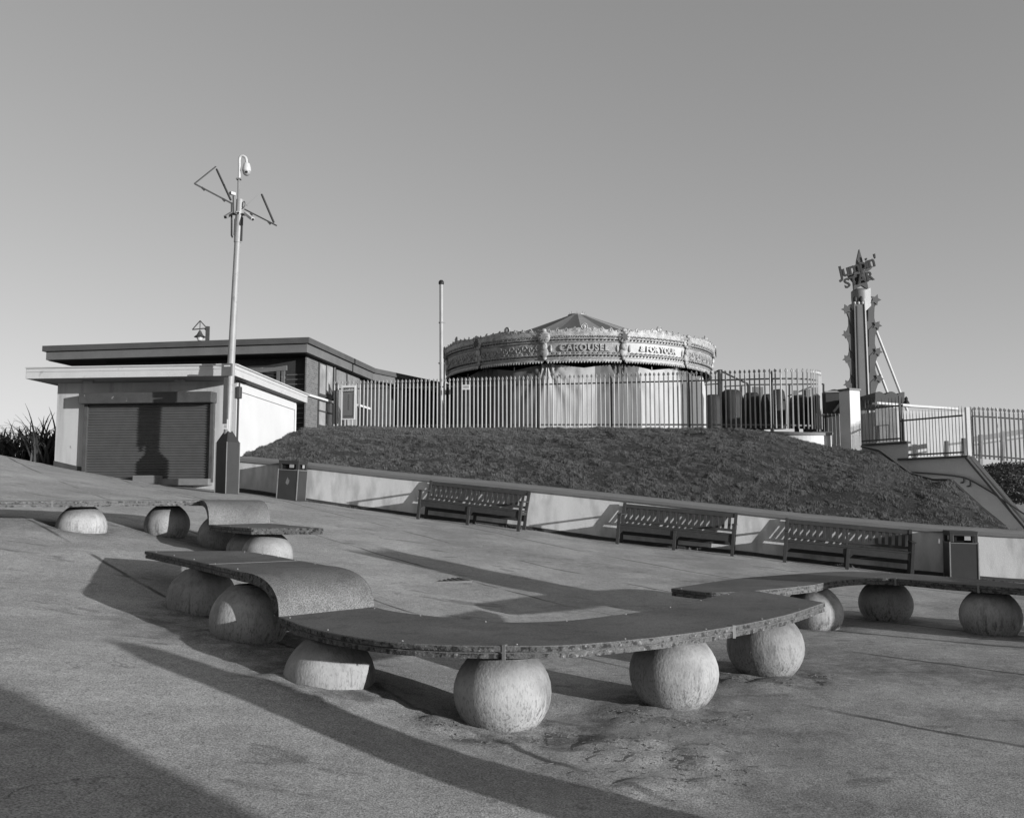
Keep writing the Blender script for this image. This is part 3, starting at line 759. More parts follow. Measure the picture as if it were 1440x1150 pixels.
# ---------------------------------------------------------------- litter bins
def make_bin(label):
    r = thing('litter_bin', (0, 0, 0), label, 'bin', 'square litter bins by the wall')
    def bd(mb, nm, m, bv=.006): o = mb.build(nm, m, r, bevel=bv); KIDS.append(o); return o
    w_ = .25
    bd(MB().box((0, 0, .33), (2*w_, 2*w_, .76)), 'body', 'bin', .015)
    mb = MB()
    # hood with four openings
    for sx, sy in ((-1, -1), (-1, 1), (1, -1), (1, 1)): mb.box((sx*(w_-.035), sy*(w_-.035), .80), (.07, .07, .17))
    mb.box((0, 0, .905), (2*w_+.01, 2*w_+.01, .045))
    for a in range(4):
        q = R(90)*a; mb.box((math.cos(q)*(w_-.01), math.sin(q)*(w_-.01), .86), (.02, .38, .05), q)
    bd(mb, 'hood', 'bin')
    bd(MB().box((0, 0, .80), (.36, .36, .17)), 'liner', 'void')
    for a in range(4):
        q = R(90)*a; c, s = math.cos(q), math.sin(q); k = w_-.022
        ctr = Vector((c*k-s*.07, s*k+c*.07, .795)); bd(MB().box(ctr, (.01, .11, .08), q), 'notice_panel', 'galv', .001)
    for sx, sy in ((-1, -1), (-1, 1), (1, -1), (1, 1)): bd(MB().box((sx*w_, sy*w_, .36), (.022, .022, .72)), 'corner_trim', 'mid_metal', .002)
    for a in range(4):
        q = R(90)*a; c, s = math.cos(q), math.sin(q); bd(MB().box((c*(w_+.003), s*(w_+.003), .70), (.006, .46, .012), q), 'trim_band', 'mid_metal', .001)
    for a in (3,):
        mb = MB(); q = R(90)*a; c, s = math.cos(q), math.sin(q)
        P = [(-.05, -.02), (-.03, .05), (0, .11), (.03, .04), (.05, .06), (.035, -.03), (0, -.07)]
        mb.plate([(c*(w_+.002)-s*u, s*(w_+.002)+c*u, .42+v) for u, v in P], (c, s, 0), .003); bd(mb, 'emblem', 'galv_dark', .0)
    return r
bin1 = make_bin('dark square bin left of the benches, seen corner-on by the white kiosk')
s = wall_s(423); q = wall_pt(s, .42); bin1.location = (q.x, q.y, gz(q.x, q.y)); bin1.rotation_euler = (0, R(3), R(-12)); bin1.scale = (1, 1, 1)
KIDS = [k for k in KIDS if not k.name.startswith('emblem')]
bin2 = copy_tree(bin1); bin2['label'] = 'dark square bin at the right end of the wall, past the last bench'
s = wall_s(1344, .36); q = wall_pt(s, .36); bin2.location = (q.x, q.y, gz(q.x, q.y)); bin2.rotation_euler = (0, R(1), R(-12))
# ---------------------------------------------------------------- white kiosk with the roller shutter
def up(p, z): return Vector((p[0], p[1], z))
kz = UD(328, 513, 21.9).z                      # top of the canopy
A = Vector((-6.61, 21.9, 0)); B_ = Vector((-6.36, 28.6, 0)); fd = Vector((-5.2, .6, 0)).normalized(); sdv = (B_-A).normalized()
CL = A+fd*5.36                                  # canopy left end
kio = thing('kiosk', (-9, 25, 2), 'flat-roofed white kiosk with a closed ribbed roller shutter', 'kiosk')
WFR = A+fd*.30+sdv*1.0; WFL = UD(81, 600, 23.55); WFL = WFR+fd*((Vector((WFL.x, WFL.y, 0))-WFR).dot(fd)); WBR = WFR+sdv*5.35; WBL = WFL+sdv*5.35
wt = kz-.25
mb = MB(); mb.prism([(p.x, p.y) for p in (WFR, WBR, WBL, WFL)], .6, wt)
# the wall block: front and side share one mesh
o = mb.build('wall', ['render_white', 'render_sunlit'], kio)
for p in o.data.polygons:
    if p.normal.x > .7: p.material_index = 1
mb = MB(); mb.prism([(p.x, p.y) for p in (A, B_, B_+fd*5.36, CL)], kz-.26, kz)
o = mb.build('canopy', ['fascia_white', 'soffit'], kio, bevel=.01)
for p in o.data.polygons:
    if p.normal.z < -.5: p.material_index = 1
mb = MB(); e = fd*-.012
mb.bar(up(A-sdv*.012, kz-.09), up(CL-sdv*.012, kz-.09), .012, .012); mb.bar(up(A-fd*.012, kz-.09), up(B_-fd*.012, kz-.09), .012, .012)
mb.bar(up(A-sdv*.02-fd*.02, kz+.012), up(CL-sdv*.02, kz+.012), .05, .03); mb.bar(up(A-fd*.02, kz+.012), up(B_-fd*.02, kz+.012), .05, .03)
mb.build('roof_trim', 'fascia_white', kio)
# band under the soffit on the side wall
mb = MB(); mb.bar(up(WFR-fd*.02+sdv*.02, wt-.13), up(WBR-fd*.02, wt-.13), .04, .25); mb.build('side_band', 'render_sunlit', kio)
# plinth
mb = MB(); zA, zB = gz(WFL.x, WFL.y), gz(WFR.x, WFR.y)
c0, c1 = WFL-sdv*.015+fd*.015, WFL-sdv*.015-fd*1.0
mb.add([up(c0, zA-.3), up(c1, zA-.6), up(c1, zA-.08), up(c0, zA+.14), up(c0+sdv*.3, zA-.3), up(c1+sdv*.3, zA-.6), up(c1+sdv*.3, zA-.08), up(c0+sdv*.3, zA+.14)],
       [(0, 1, 2, 3), (7, 6, 5, 4), (3, 2, 6, 7), (0, 4, 5, 1), (0, 3, 7, 4), (1, 5, 6, 2)]); mb.build('plinth', 'plinth', kio)
def onwall(px, py, off=0):
    """point on the kiosk front wall plane seen at px,py"""
    d = ray(px, py); n = Vector((-fd.y, fd.x, 0)); n = n if n.y < 0 else -n
    o0 = WFR+n*off; t = (o0-Vector((0, 0, CAMH))).dot(n)/d.dot(n); return Vector((0, 0, CAMH))+d*t
nf = -sdv
SL, SR = onwall(124, 600, .03), onwall(297, 600, .03); st, sb = onwall(124, 566).z, onwall(124, 662).z; sbr = onwall(297, 674).z
mb = MB(); nz_ = 30; rows = []
zlo = sbr-.02
prof = []
for i in range(nz_):
    z0 = zlo+(st-zlo)*i/nz_; dz = (st-zlo)/nz_
    for t in range(6): prof.append((.034*math.sin(math.pi*t/5)**.8, z0+dz*(.08+.80*t/5)))
    prof.append((0, z0+dz*.97))
vs = []; 
for a, z in prof: vs += [up(SL+nf*(a+.0), z), up(SR+nf*(a+.0), z)]
mb.add(vs, [(i*2, i*2+1, i*2+3, i*2+2) for i in range(len(prof)-1)]); mb.build('shutter', 'shutter', kio)
for P in (SL, SR):
    mb = MB(); mb.bar(up(P+nf*.03+(fd*.04 if P is SL else -fd*.04), zlo-.05), up(P+nf*.03+(fd*.04 if P is SL else -fd*.04), st+.05), .09, .11, up=nf)
    mb.build('shutter_guide', 'shutter_box', kio, bevel=.004)
HL, HR = onwall(116, 560, .17), onwall(301, 560, .17); hz0, hz1 = onwall(116, 568.5, .17).z, onwall(116, 553.5, .17).z
mb = MB(); mb.bar(up(HL, (hz0+hz1)/2), up(HR, (hz0+hz1)/2), .34, hz1-hz0); mb.build('shutter_housing', 'shutter_box', kio, bevel=.012)
mb = MB(); a, b = onwall(224, 676, .12), onwall(296, 676, .12); mb.bar(up(a, a.z-.03), up(b, a.z-.03), .26, .16); mb.build('threshold', 'mid_metal', kio, bevel=.008)
mb = MB(); a, b = onwall(192, 672, .22), onwall(224, 672, .22); mb.bar(up(a, gz(a.x, a.y)+.04), up(b, gz(a.x, a.y)+.04), .4, .2); mb.build('step', 'coping', kio, bevel=.01)
for px in (124, 253): a = onwall(px, 538, .5); MB().box((a.x, a.y, kz-.29), (.24, .12, .06), .1).build('soffit_lamp', 'mid_metal', kio, bevel=.01)
# cable and switch box on the side wall
def onside(px, py, off=0):
    d = ray(px, py); n = -fd; o0 = WFR+n*off; t = (o0-Vector((0, 0, CAMH))).dot(n)/d.dot(n); return Vector((0, 0, CAMH))+d*t
a = onside(336.5, 552, .05); mb = MB(); mb.box((a.x, a.y, a.z), (.1, .16, .30), math.atan2(sdv.y, sdv.x)-R(90)); mb.build('switch_box', 'dark_metal', kio, bevel=.02)
b = onside(335.5, 560, .03); c = onside(333, 635, .03); mb = MB(); mb.tube([(b.x, b.y, b.z), (b.x, b.y, c.z-.3)], .022, 6); 
d_ = onside(333, 536, .04); e_ = onside(345, 538, .04); mb.tube([(a.x, a.y, a.z+.1), (a.x, a.y, d_.z)], .02, 6); mb.tube([(d_.x, d_.y, d_.z), (e_.x, e_.y, d_.z)], .025, 6); mb.build('conduit', 'dark_metal', kio)
f_ = WBR-fd*.03-sdv*.05; mb = MB(); mb.tube([up(f_, wt-.1), up(f_, 2.6)], .035, 8); mb.build('downpipe', 'white_paint', kio)
# the side wall is the same paint, its colour raised for the sunlight; both faces share the wall mesh

# ---------------------------------------------------------------- pavilion behind
pz = UD(431, 474, 31).z
RC = Vector((-6.89, 31, 0)); K1 = UD(528, 520, 38.8); K1 = Vector((K1.x, K1.y, 0)); sd2 = (K1-RC).normalized(); fd2 = Vector((-9.7, 1.8, 0)).normalized()
RL = RC+fd2*10.15
pav = thing('pavilion', (-10, 34, 3.6), 'low dark pavilion with a wide flat roof and brick corner, behind the white kiosk', 'building')
K2 = UD(650, 537, 45.5); K2 = Vector((K2.x, K2.y, 0)); d3 = (K2-K1).normalized()
def ln(p): return (p.x, p.y)
back = [K2+Vector((-6, 5, 0)), RL+sd2*9]
poly = [RC, K1, K2]+back+[RL]
def inset(P, k):
    """outline moved outwards (k<0) / inwards"""
    n = len(P); out = []
    for i in range(n):
        a, b, c = P[i-1], P[i], P[(i+1) % n]; e1 = (b-a).normalized(); e2 = (c-b).normalized()
        n1 = Vector((-e1.y, e1.x, 0)); n2 = Vector((-e2.y, e2.x, 0)); m = (n1+n2); m = m/(m.length**2)*2
        out.append(b+m*k)
    return out
ar = sum(poly[i-1].x*poly[i].y-poly[i].x*poly[i-1].y for i in range(len(poly)))
sg = 1 if ar > 0 else -1
mb = MB(); mb.prism([ln(p) for p in inset(poly, .10*sg)], pz-.50, pz-.21); mb.build('fascia', 'fascia_grey', pav)
mb = MB(); mb.prism([ln(p) for p in poly], pz-.20, pz); mb.build('roof', 'roofing', pav)
mb = MB(); mb.prism([ln(p) for p in inset(poly, .16*sg)], pz-.53, pz-.505); mb.build('soffit', 'void', pav)
# walls
WC = RC+fd2*.42+sd2*1.0; WL = WC+fd2*7.8; WK = K1+fd2*.42+sd2*.0; WK2 = K2+fd2*.4+d3*0
wz0, wz1 = 2.6, pz-.535
mb = MB(); mb.prism([ln(p) for p in (WC, WK, WK2, WK2+Vector((-5, 4, 0)), WL+sd2*8, WL)], wz0, wz1); mb.build('wall', 'cladding', pav)
# brick corner pier and side wall facing
def onp(px, py, o0, dirv, off=0):
    n = Vector((dirv.y, -dirv.x, 0)).normalized()
    if n.y > 0 and abs(n.y) > .5: n = -n
    if abs(n.y) <= .5 and n.x < 0: n = -n
    o_ = o0+n*off; d = ray(px, py); t = (o_-Vector((0, 0, CAMH))).dot(n)/d.dot(n); return Vector((0, 0, CAMH))+d*t
def side(px, py, off=0): return onp(px, py, WC, sd2, off)
def frontp(px, py, off=0): return onp(px, py, WC, fd2, off)
def sidebox(mb, px0, py0, px1, py1, off0, off1):
    """box on the side wall between two photo columns; off = depth range in front of the wall"""
    a, b = side(px0, py0), side(px1, py0); z1 = side(px0, py0).z; z0 = side(px0, py1).z
    n = -fd2; P = [ln(a+n*off0), ln(b+n*off0), ln(b+n*off1), ln(a+n*off1)]; mb.prism(P, z0, z1); return mb
mb = MB(); sidebox(mb, 429.5, 497, 446, 620, .0, .05); mb.build('brick_pier', 'brick', pav)
mb = MB(); sidebox(mb, 446, 500, 471, 620, .0, .03); mb.build('bay_panel', 'brick_dark', pav)
for (x0, y0, x1, y1) in ((446, 508, 467, 556), (445, 561, 467, 600)):
    a = MB(); sidebox(a, x0, y0, x1, y1, .03, .07); fr = a.build('window', 'frame_dark', pav)
    h = MB(); xm = (x0+x1)/2
    sidebox(h, x0+1.6, y0+3, xm-.8, y1-3, .07, .075); sidebox(h, xm+.8, y0+3, x1-1.6, y1-3, .07, .075); h.build('pane', 'pane', fr)
    if y0 > 520:
        h = MB(); sidebox(h, x0, 576, x1, 578, .076, .10); h.build('glazing_bar', 'frame_dark', fr)
mb = MB(); sidebox(mb, 429.4, 554, 469, 557, .05, .16); mb.build('sill', 'stone_sill', pav)
mb = MB(); a = side(470.5, 510, .1); mb.tube([(a.x, a.y, wz1), (a.x, a.y, 3.3)], .06, 8); mb.build('downpipe', 'dark_metal', pav)
mb = MB(); sidebox(mb, 472.5, 500, 505, 622, 0, .04); mb.build('pale_bay', 'cladding_pale', pav)
mb = MB(); sidebox(mb, 519, 560, 545, 622, 0, .05); mb.build('cladding_bay', 'cladding_pale', pav)
mb = MB(); sidebox(mb, 502, 573, 514, 622, .045, .09); mb.build('doorway', 'void', pav)
mb = MB(); sidebox(mb, 500, 568, 517, 571, .05, .14); mb.build('door_lintel', 'stone_sill', pav)
# front: louvred boards, window and canopy beam
mb = MB()
for i in range(12):
    a, b = frontp(404, 500, .02), frontp(428, 500, .02); z = 3.75+i*.17; mb.bar(up(a, z), up(b, z), .05, .02)
mb.build('louvres', 'cladding_pale', pav)
a, b = frontp(350, 540, .03), frontp(398, 540, .03); mb = MB(); z0, z1 = frontp(370, 565).z, frontp(370, 520).z
for p in (a, b, a.lerp(b, .33), a.lerp(b, .86)): mb.bar(up(p, z0), up(p, z1), .12, .06, up=fd2.cross(Vector((0, 0, 1))))
mb.bar(up(a, z1), up(b, z1), .06, .14); fr = mb.build('window', 'fascia_grey', pav)
mb = MB()
for i in range(9): z = z0+(z1-z0)*i/9; mb.bar(up(a, z), up(b, z), .04, .03)
mb.build('louvre_blade', 'cladding', fr)
p0, p1, p2, p3 = frontp(343, 524, .5), frontp(404, 514, .5), frontp(404, 521, .5), frontp(343, 526, .5)
mb = MB(); mb.plate([p0, p1, p2, p3], fd2.cross(Vector((0, 0, -1))), .06); mb.build('canopy_beam', 'fascia_grey', pav)

# ---------------------------------------------------------------- yard lantern behind the pavilion
Y0 = 37.0
def LP(px, py, Y=None): return UD(px, py, Y or Y0)
lan = thing('yard_lantern', UD(291, 600, Y0), 'small hanging lantern on a triangular bracket, above the left half of the dark roof', 'lamp')
mb = MB(); a = LP(291.5, 459); mb.box((a.x, a.y, (a.z+3)/2), (.10, .10, a.z-3)); b = LP(294, 459); mb.box((b.x, b.y, (b.z+3)/2), (.05, .06, b.z-3)); mb.build('post', 'dark_metal', lan)
mb = MB(); mb.tube([LP(270.5, 463.5), LP(291, 461.5)], .025, 6); mb.tube([LP(270.5, 463.5), LP(281.5, 451)], .022, 6); mb.tube([LP(281.5, 451), LP(291, 461.5)], .022, 6); mb.tube([LP(281.5, 451), LP(281, 467)], .018, 6)
mb.plate([LP(286.5, 462), LP(290, 462), LP(290, 466)], (0, 1, 0), .04); mb.build('bracket', 'dark_metal', lan)
c = LP(281, 474); mb = MB(); mb.lathe((c.x, c.y, c.z), [(.04, .26), (.07, .2), (.12, .10), (.20, .03), (.235, 0), (.21, -.01), (.1, .0)], 16); mb.build('lamp_shade', 'dark_metal', lan, smooth=True)
mb = MB(); mb.lathe((c.x, c.y, c.z), [(.12, 0), (.12, -.06), (.08, -.14), (.001, -.16)], 12); mb.build('glass_bowl', 'white_plastic', lan, smooth=True)

# ---------------------------------------------------------------- camera mast
MY = 21.45
mb0 = UD(318.6, 695, MY); mg = gz(mb0.x, MY)
mast = thing('camera_mast', (mb0.x, MY, mg), 'tall steel mast with dome camera and triangular frames, rising from a dark pointed box', 'mast')
rot = R(-33)
mb = MB(); hb = UD(318, 622, MY).z; ht = UD(318, 604, MY).z
bx = .185
def sq(k, z): return [Vector((mb0.x, MY, z))+Matrix.Rotation(rot, 3, 'Z') @ Vector((sx*k, sy*k, 0)) for sx, sy in ((-1, -1), (1, -1), (1, 1), (-1, 1))]
vs = sq(bx, mg-.1)+sq(bx, hb)+sq(.05, ht); fs = [(0, 1, 5, 4), (1, 2, 6, 5), (2, 3, 7, 6), (3, 0, 4, 7), (4, 5, 9, 8), (5, 6, 10, 9), (6, 7, 11, 10), (7, 4, 8, 11), (8, 9, 10, 11)]
mb.add(vs, fs); mb.build('base_cabinet', 'box_post', mast, bevel=.008)
mb = MB(); q = sq(bx+.002, 0)
for p in q: mb.tube([(p.x, p.y, mg), (p.x, p.y, hb)], .012, 6)
mb.build('cabinet_edge', 'mid_metal', mast)
a, b = sq(bx+.004, 0)[3], sq(bx+.004, 0)[0]; 
mb = MB(); m_ = a.lerp(b, .55); mb.bar(up(a.lerp(b, .38), mg+.25), up(a.lerp(b, .62), mg+.25), .012, .1); mb.build('hatch', 'mid_metal', mast)
pl0 = UD(320, 606, MY); pl1 = UD(334, 340, MY); ptop = UD(337.5, 281, MY)
mb = MB(); mb.tube([pl0-Vector((0, 0, .2)), pl0.lerp(pl1, .35), pl0.lerp(pl1, .36), pl1], [.092, .090, .084, .072], 20); mb.build('pole', 'mast', mast, smooth=True)
mb = MB(); mb.tube([pl1-Vector((0, 0, .02)), ptop], .085, 16); mb.build('sleeve', 'mast', mast, smooth=True)
mb = MB(); a = UD(317.3, 596, MY-.15); b = UD(317.6, 531, MY-.15); mb.box(((a.x+b.x)/2, MY-.15, (a.z+b.z)/2), (.10, .08, b.z-a.z)); mb.build('cable_duct', 'dark_metal', mast, bevel=.004)
mb = MB(); a = UD(319.3, 520, MY-.16); mb.box(a, (.27, .05, .29), -.25); o = mb.build('sign_plate', 'sign_grey', mast, bevel=.006)
mb = MB(); a2 = UD(319.3, 514.5, MY-.19); mb.box(a2, (.16, .012, .03), -.25); mb.build('plate_lettering', 'paper', o)
mb = MB(); a = UD(317, 596.5, MY-.17); mb.box(a, (.12, .012, .23), -.2); o = mb.build('notice', 'paper', mast)
mb = MB(); 
for dz in (.06, .015, -.03, -.07): mb.box(a+Vector((0, -.008, dz)), (.07, .006, .014), -.2)
mb.build('notice_lines', 'ink', o)
# swan neck with dome camera
P = lambda x, y, dy=0: UD(x, y, MY+dy)
mb = MB(); mb.tube([P(335.5, 285), P(335.8, 252)], .03, 8); mb.box(P(335.8, 252), (.11, .11, .03)); mb.build('mount', 'mid_metal', mast)
arc = catmull([P(336.5, 252), P(336.8, 236), P(336.8, 224), P(339, 220), P(342.5, 219.8), P(346, 223), P(347, 230)], 5)
mb = MB(); mb.tube(arc, .032, 10); mb.build('swan_neck', 'white_plastic', mast, smooth=True)
c = P(346.8, 240); dm = thing
mb = MB(); mb.lathe(c, [(.03, .19), (.07, .17), (.085, .12), (.10, .06), (.105, 0), (.098, -.02)], 18); cam_h = mb.build('dome_camera', 'white_plastic', mast, smooth=True)
mb = MB(); mb.blob(c+Vector((0, 0, -.03)), (.095, .095, .10), 16, 8); db = mb.build('dome', 'galv', cam_h, smooth=True)
mb = MB(); mb.blob(c+Vector((.02, -.075, -.06)), (.035, .03, .03), 8, 6); mb.build('lens', 'black', db, smooth=True)
# triangular frames
def frame_tri(nm, lst):
    mb = MB()
    for (x0, y0, d0, x1, y1, d1, r) in lst: mb.bar(P(x0, y0, d0), P(x1, y1, d1), r)
    return mb.build(nm, 'dark_metal', mast)
frame_tri('antenna_frame', [(273.5, 258.5, -.2, 327.5, 287, 0, .032), (304.5, 238, .4, 324.5, 281.5, .1, .036), (273.5, 258.5, -.2, 303.5, 234.5, .4, .026), (284, 264, -.25, 287.5, 267.5, -.25, .05), (313.5, 280, -.1, 316, 283, -.1, .05)])
frame_tri('antenna_frame', [(344, 294.5, 0, 389, 317.5, -.2, .032), (368, 273.5, .4, 385, 313, 0, .036), (347, 289, .2, 367.5, 270, .4, .026), (352, 300, -.05, 354.5, 303, -.05, .04), (377, 312, -.15, 380, 315.5, -.15, .04)])
mb = MB(); mb.tube([P(325.8, 285, -.05), P(325.6, 331, -.05), P(327, 334, -.05)], .022, 6); mb.tube([P(341, 306, -.05), P(339.7, 339, -.05)], .02, 6); mb.tube([P(330.5, 308, -.1), P(329.5, 331, -.1)], .02, 6)
mb.tube(catmull([P(341, 294, -.06), P(344.5, 289, -.06), P(344, 284, -.06), P(342, 285, -.06), P(341.5, 291, -.06)], 4), .012, 6); mb.build('conduit', 'dark_metal', mast)
def ccam(p0, p1, nm='bullet_camera', m='white_plastic', ang=None):
    d = (Vector(p1)-Vector(p0)); mb = MB(); mb.bar(p0, p1, .085, .075); o = mb.build(nm, m, mast, bevel=.012)
    k = MB(); k.tube([Vector(p1), Vector(p1)+d.normalized()*.012], .03, 10); k.build('lens', 'black', o); return o
ccam(P(326, 300, -.05), P(317, 305.5, -.35), m='mid_metal'); ccam(P(345, 300, -.05), P(355.5, 308.5, -.3)); ccam(P(333, 299.5, -.12), P(334.8, 299.5, -.42)); ccam(P(330.5, 273.5, -.1), P(323.8, 271.5, -.2))
mb = MB(); mb.tube([P(326, 301, -.04), P(345, 302, -.04)], .03, 8); mb.tube([P(328, 276, -.02), P(328.5, 300, -.02)], .018, 6); mb.build('bracket', 'dark_metal', mast)

# ---------------------------------------------------------------- flue beside the carousel
FY = 33.5
a, b = UD(621, 600, FY), UD(620.5, 398, FY); fl = thing('flue_pipe', (a.x, FY, 3.7), 'slim pale flue pipe with a dark cap, left of the carousel', 'flue')
mb = MB(); mb.tube([(a.x, FY, 3.4), (b.x, FY, b.z)], .068, 12); mb.build('pipe', 'galv', fl, smooth=True)
mb = MB(); mb.lathe((b.x, FY, b.z-.06), [(.07, 0), (.10, .02), (.10, .10), (.06, .16), (.001, .17)], 14); mb.build('cap', 'black', fl, smooth=True)
mb = MB()
for z in (b.z-1.5, b.z-3.0): mb.lathe((b.x, FY, z), [(.07, 0), (.085, 0), (.085, .04), (.07, .04)], 12); mb.bar((b.x, FY, z+.02), (b.x+.16, FY+.05, z+.02), .02)
mb.build('clamp', 'mid_metal', fl)
a = UD(624.8, 520, 35); b = UD(624.8, 503, 35); o = MB().box((a.x, 35, (b.z+3.4)/2), (.045, .08, b.z-3.4)).box((a.x, 35, b.z), (.07, .12, .04)).build('steel_post', 'black'); tag(o, 'thin black post standing just right of the flue pipe', 'post')

# ---------------------------------------------------------------- carousel
CX, CY = UD(812.5, 534, 42).x, 42.0; CR = 5.95
cz0 = UD(814, 508.5, 42-CR).z; cz1 = cz0+1.13
car = thing('carousel', (CX, CY, 3.6), 'round fairground carousel with carved rounding boards and striped side sheets drawn shut', 'carousel')
apz = UD(815, 443, CY).z
AO = math.atan(CX/CY)
def cyl(a, r, z): a = a-AO; return Vector((CX+r*math.sin(a), CY-r*math.cos(a), z))   # a=0 faces the camera, + to the right
# top canvas in gores
gl, gd = MB(), MB()
for i in range(24):
    a0, a1 = R(17.5+i*15), R(17.5+(i+1)*15); mbx = gl if i % 2 else gd
    n = 6; V = []
    for k in range(n+1):
        t = k/n; r = .36+(5.75-.36)*t; z = apz-.02-(apz-.02-(cz1-.15))*t-.06*math.sin(math.pi*t)
        for j in range(5): a = a0+(a1-a0)*j/4; V.append(cyl(a, r, z-.05*math.sin(math.pi*j/4)*t))
    mbx.add(V, [(k*5+j, k*5+j+1, (k+1)*5+j+1, (k+1)*5+j) for k in range(n) for j in range(4)])
gl.build('top_canvas_pale_gore', 'roof_light', car, smooth=50); gd.build('top_canvas_dark_gore', 'roof_dark', car, smooth=50)
mb = MB(); mb.lathe((CX, CY, apz), [(.44, -.06), (.44, .0), (.30, .03), (.001, .05)], 20)
for a in range(0, 360, 45): mb.tube([cyl(R(a), .36, apz), cyl(R(a), .36, apz+.13)], .018, 5)
mb.build('crown_ring', 'mid_metal', car)
# rounding boards: twelve curved panels
def ringstrip(mb, a0, a1, prof, n=10, wob=None):
    V = []
    for j in range(n+1):
        a = a0+(a1-a0)*j/n
        for r, z in prof: V.append(cyl(a, r, z+(wob(a) if wob else 0)))
    k = len(prof); mb.add(V, [(j*k+i, (j+1)*k+i, (j+1)*k+(i+1) % k, j*k+(i+1) % k) for j in range(n) for i in range(k)]+[tuple(range(k)), tuple(n*k+i for i in range(k))[::-1]])
H = cz1-cz0
def lean(z): return CR+.14*(z-cz0)/H
words = {0: 'CAROUSEL', 1: '& FOR YOUR'}
for p in range(-4, 5):
    a0, a1 = R(-12.5+30*p)+.012, R(17.5+30*p)-.012; ac = (a0+a1)/2; far_ = abs(p) > 3
    mb = MB(); ringstrip(mb, a0, a1, [(CR-.05, cz0), (CR, cz0), (lean(cz1), cz1), (lean(cz1)-.05, cz1)], 12)
    bd_ = mb.build('rounding_board', 'board_bright' if p in (1,) else 'board', car)
    # mouldings
    mb = MB()
    for z, h_, d_ in ((cz0+.05, .07, .05), (cz0+.17, .03, .03), (cz0+.29, .03, .06), (cz1-.33, .03, .06), (cz1-.22, .04, .05)):
        ringstrip(mb, a0, a1, [(lean(z)-.01, z-h_/2), (lean(z)+d_, z-h_/2), (lean(z)+d_*.7, z+h_/2), (lean(z)-.01, z+h_/2)], 12)
    ringstrip(mb, a0, a1, [(lean(cz1)-.03, cz1-.12), (lean(cz1)+.04, cz1-.12), (lean(cz1)+.04, cz1+.04), (lean(cz1)-.03, cz1+.04)], 12)
    for k in range(25): a = a0+(a1-a0)*(k+.5)/25; mb.blob(cyl(a, CR+.05, cz0-.005), (.035, .035, .05), 6, 4)
    mb.build('moulding', 'carve', bd_, smooth=30)
    # beads between the mouldings
    mb = MB()
    for zz, rr in ((cz0+.235, .032), (cz1-.275, .032)):
        for k in range(20): a = a0+(a1-a0)*(k+.5)/20; mb.blob(cyl(a, lean(zz)+.03, zz), rr, 6, 4)
    mb.build('lamp_row', 'carve_dark', bd_)
    # scroll carving along the top edge and the panel field
    mb = MB()
    for k in range(9):
        t = (k+.5)/9; a = a0+(a1-a0)*t; hgt = .07+.10*(1-abs(t-.5)*2); rr = .085+.02*math.sin(k*2.1)
        c_ = cyl(a, lean(cz1)+.02, cz1+hgt)
        tn = Vector((math.cos(a-AO), math.sin(a-AO), 0)); pts = []
        for q in range(9):
            th = (q/8*5.0)*(1 if k < 4.5 else -1)+math.pi/2; r_ = rr*(1-.07*q); pts.append(c_+tn*r_*math.cos(th)+Vector((0, 0, r_*math.sin(th))))
        mb.tube(pts, .03, 5); mb.blob(c_, (.045, .045, .045), 6, 4)
        for j in range(3): aa = a+(j-1)*R(1); mb.blob(cyl(aa, lean(cz1)+.01, cz1+.04+hgt*.35), (.06, .03, .06), 6, 4)
    c_ = cyl(ac, lean(cz1)+.02, cz1+.24); tn = Vector((math.cos(ac-AO), math.sin(ac-AO), 0))
    mb.tube([c_+tn*.115*math.cos(q*math.pi/6)+Vector((0, 0, .115*math.sin(q*math.pi/6))) for q in range(13)], .035, 6); mb.blob(c_, (.09, .05, .09), 8, 6)
    for k in range(15):
        a = a0+(a1-a0)*(k+.5)/15; tn = Vector((math.cos(a-AO), math.sin(a-AO), 0))
        for zz, rr in ((cz1-.17, .062), (cz0+.36, .05)):
            c_ = cyl(a, lean(zz)+.03, zz); mb.tube([c_+tn*rr*1.25*math.cos(q*math.pi/5)+Vector((0, 0, rr*math.sin(q*math.pi/5)*(1 if zz > cz0+.5 else -1))) for q in range(6)], .02, 4)
            mb.blob(c_, (.03, .04, .03), 5, 4)
    V = []; NS = 54
    for j in range(NS+1):
        t = j/NS; a = a0+(a1-a0)*t; hh = .06+.13*(1-abs(t-.5)*2)**.8+.035*abs(math.sin(t*9*math.pi))+.02*math.sin(t*61)
        for r_, z_ in ((lean(cz1)-.03, cz1), (lean(cz1)+.035, cz1), (lean(cz1)+.03, cz1+hh), (lean(cz1)-.02, cz1+hh)): V.append(cyl(a, r_, z_))
    mb.add(V, [(j*4+i, (j+1)*4+i, (j+1)*4+(i+1) % 4, j*4+(i+1) % 4) for j in range(NS) for i in range(4)]+[(0, 1, 2, 3), (NS*4+3, NS*4+2, NS*4+1, NS*4)])
    mb.build('crest_carving', 'carve', bd_, smooth=60)
    mb = MB(); zc = (cz0+.29+cz1-.33)/2
    if p not in words:
        for k in (range(10) if p not in words else (0, 9) if p == 1 else (0, 8.6)):
            a = a0+(a1-a0)*(k+.7)/10.4; c_ = cyl(a, lean(zc)+.02, zc+.02*math.sin(k*3)); tn = Vector((math.cos(a-AO), math.sin(a-AO), 0)); s_ = 1 if k % 2 else -1
            mb.tube([c_+tn*(.13-.012*q)*math.cos(s_*q*.75)+Vector((0, 0, (.15-.012*q)*math.sin(s_*q*.75))) for q in range(9)], .022, 5)
    else:
        for k in (0, 1): 
            a = a0+(a1-a0)*(.06 if k == 0 else .94); mb.blob(cyl(a, lean(zc), zc), (.06, .06, .16), 8, 6)
    if mb.v: mb.build('scroll_carving', 'carve', bd_, smooth=60)
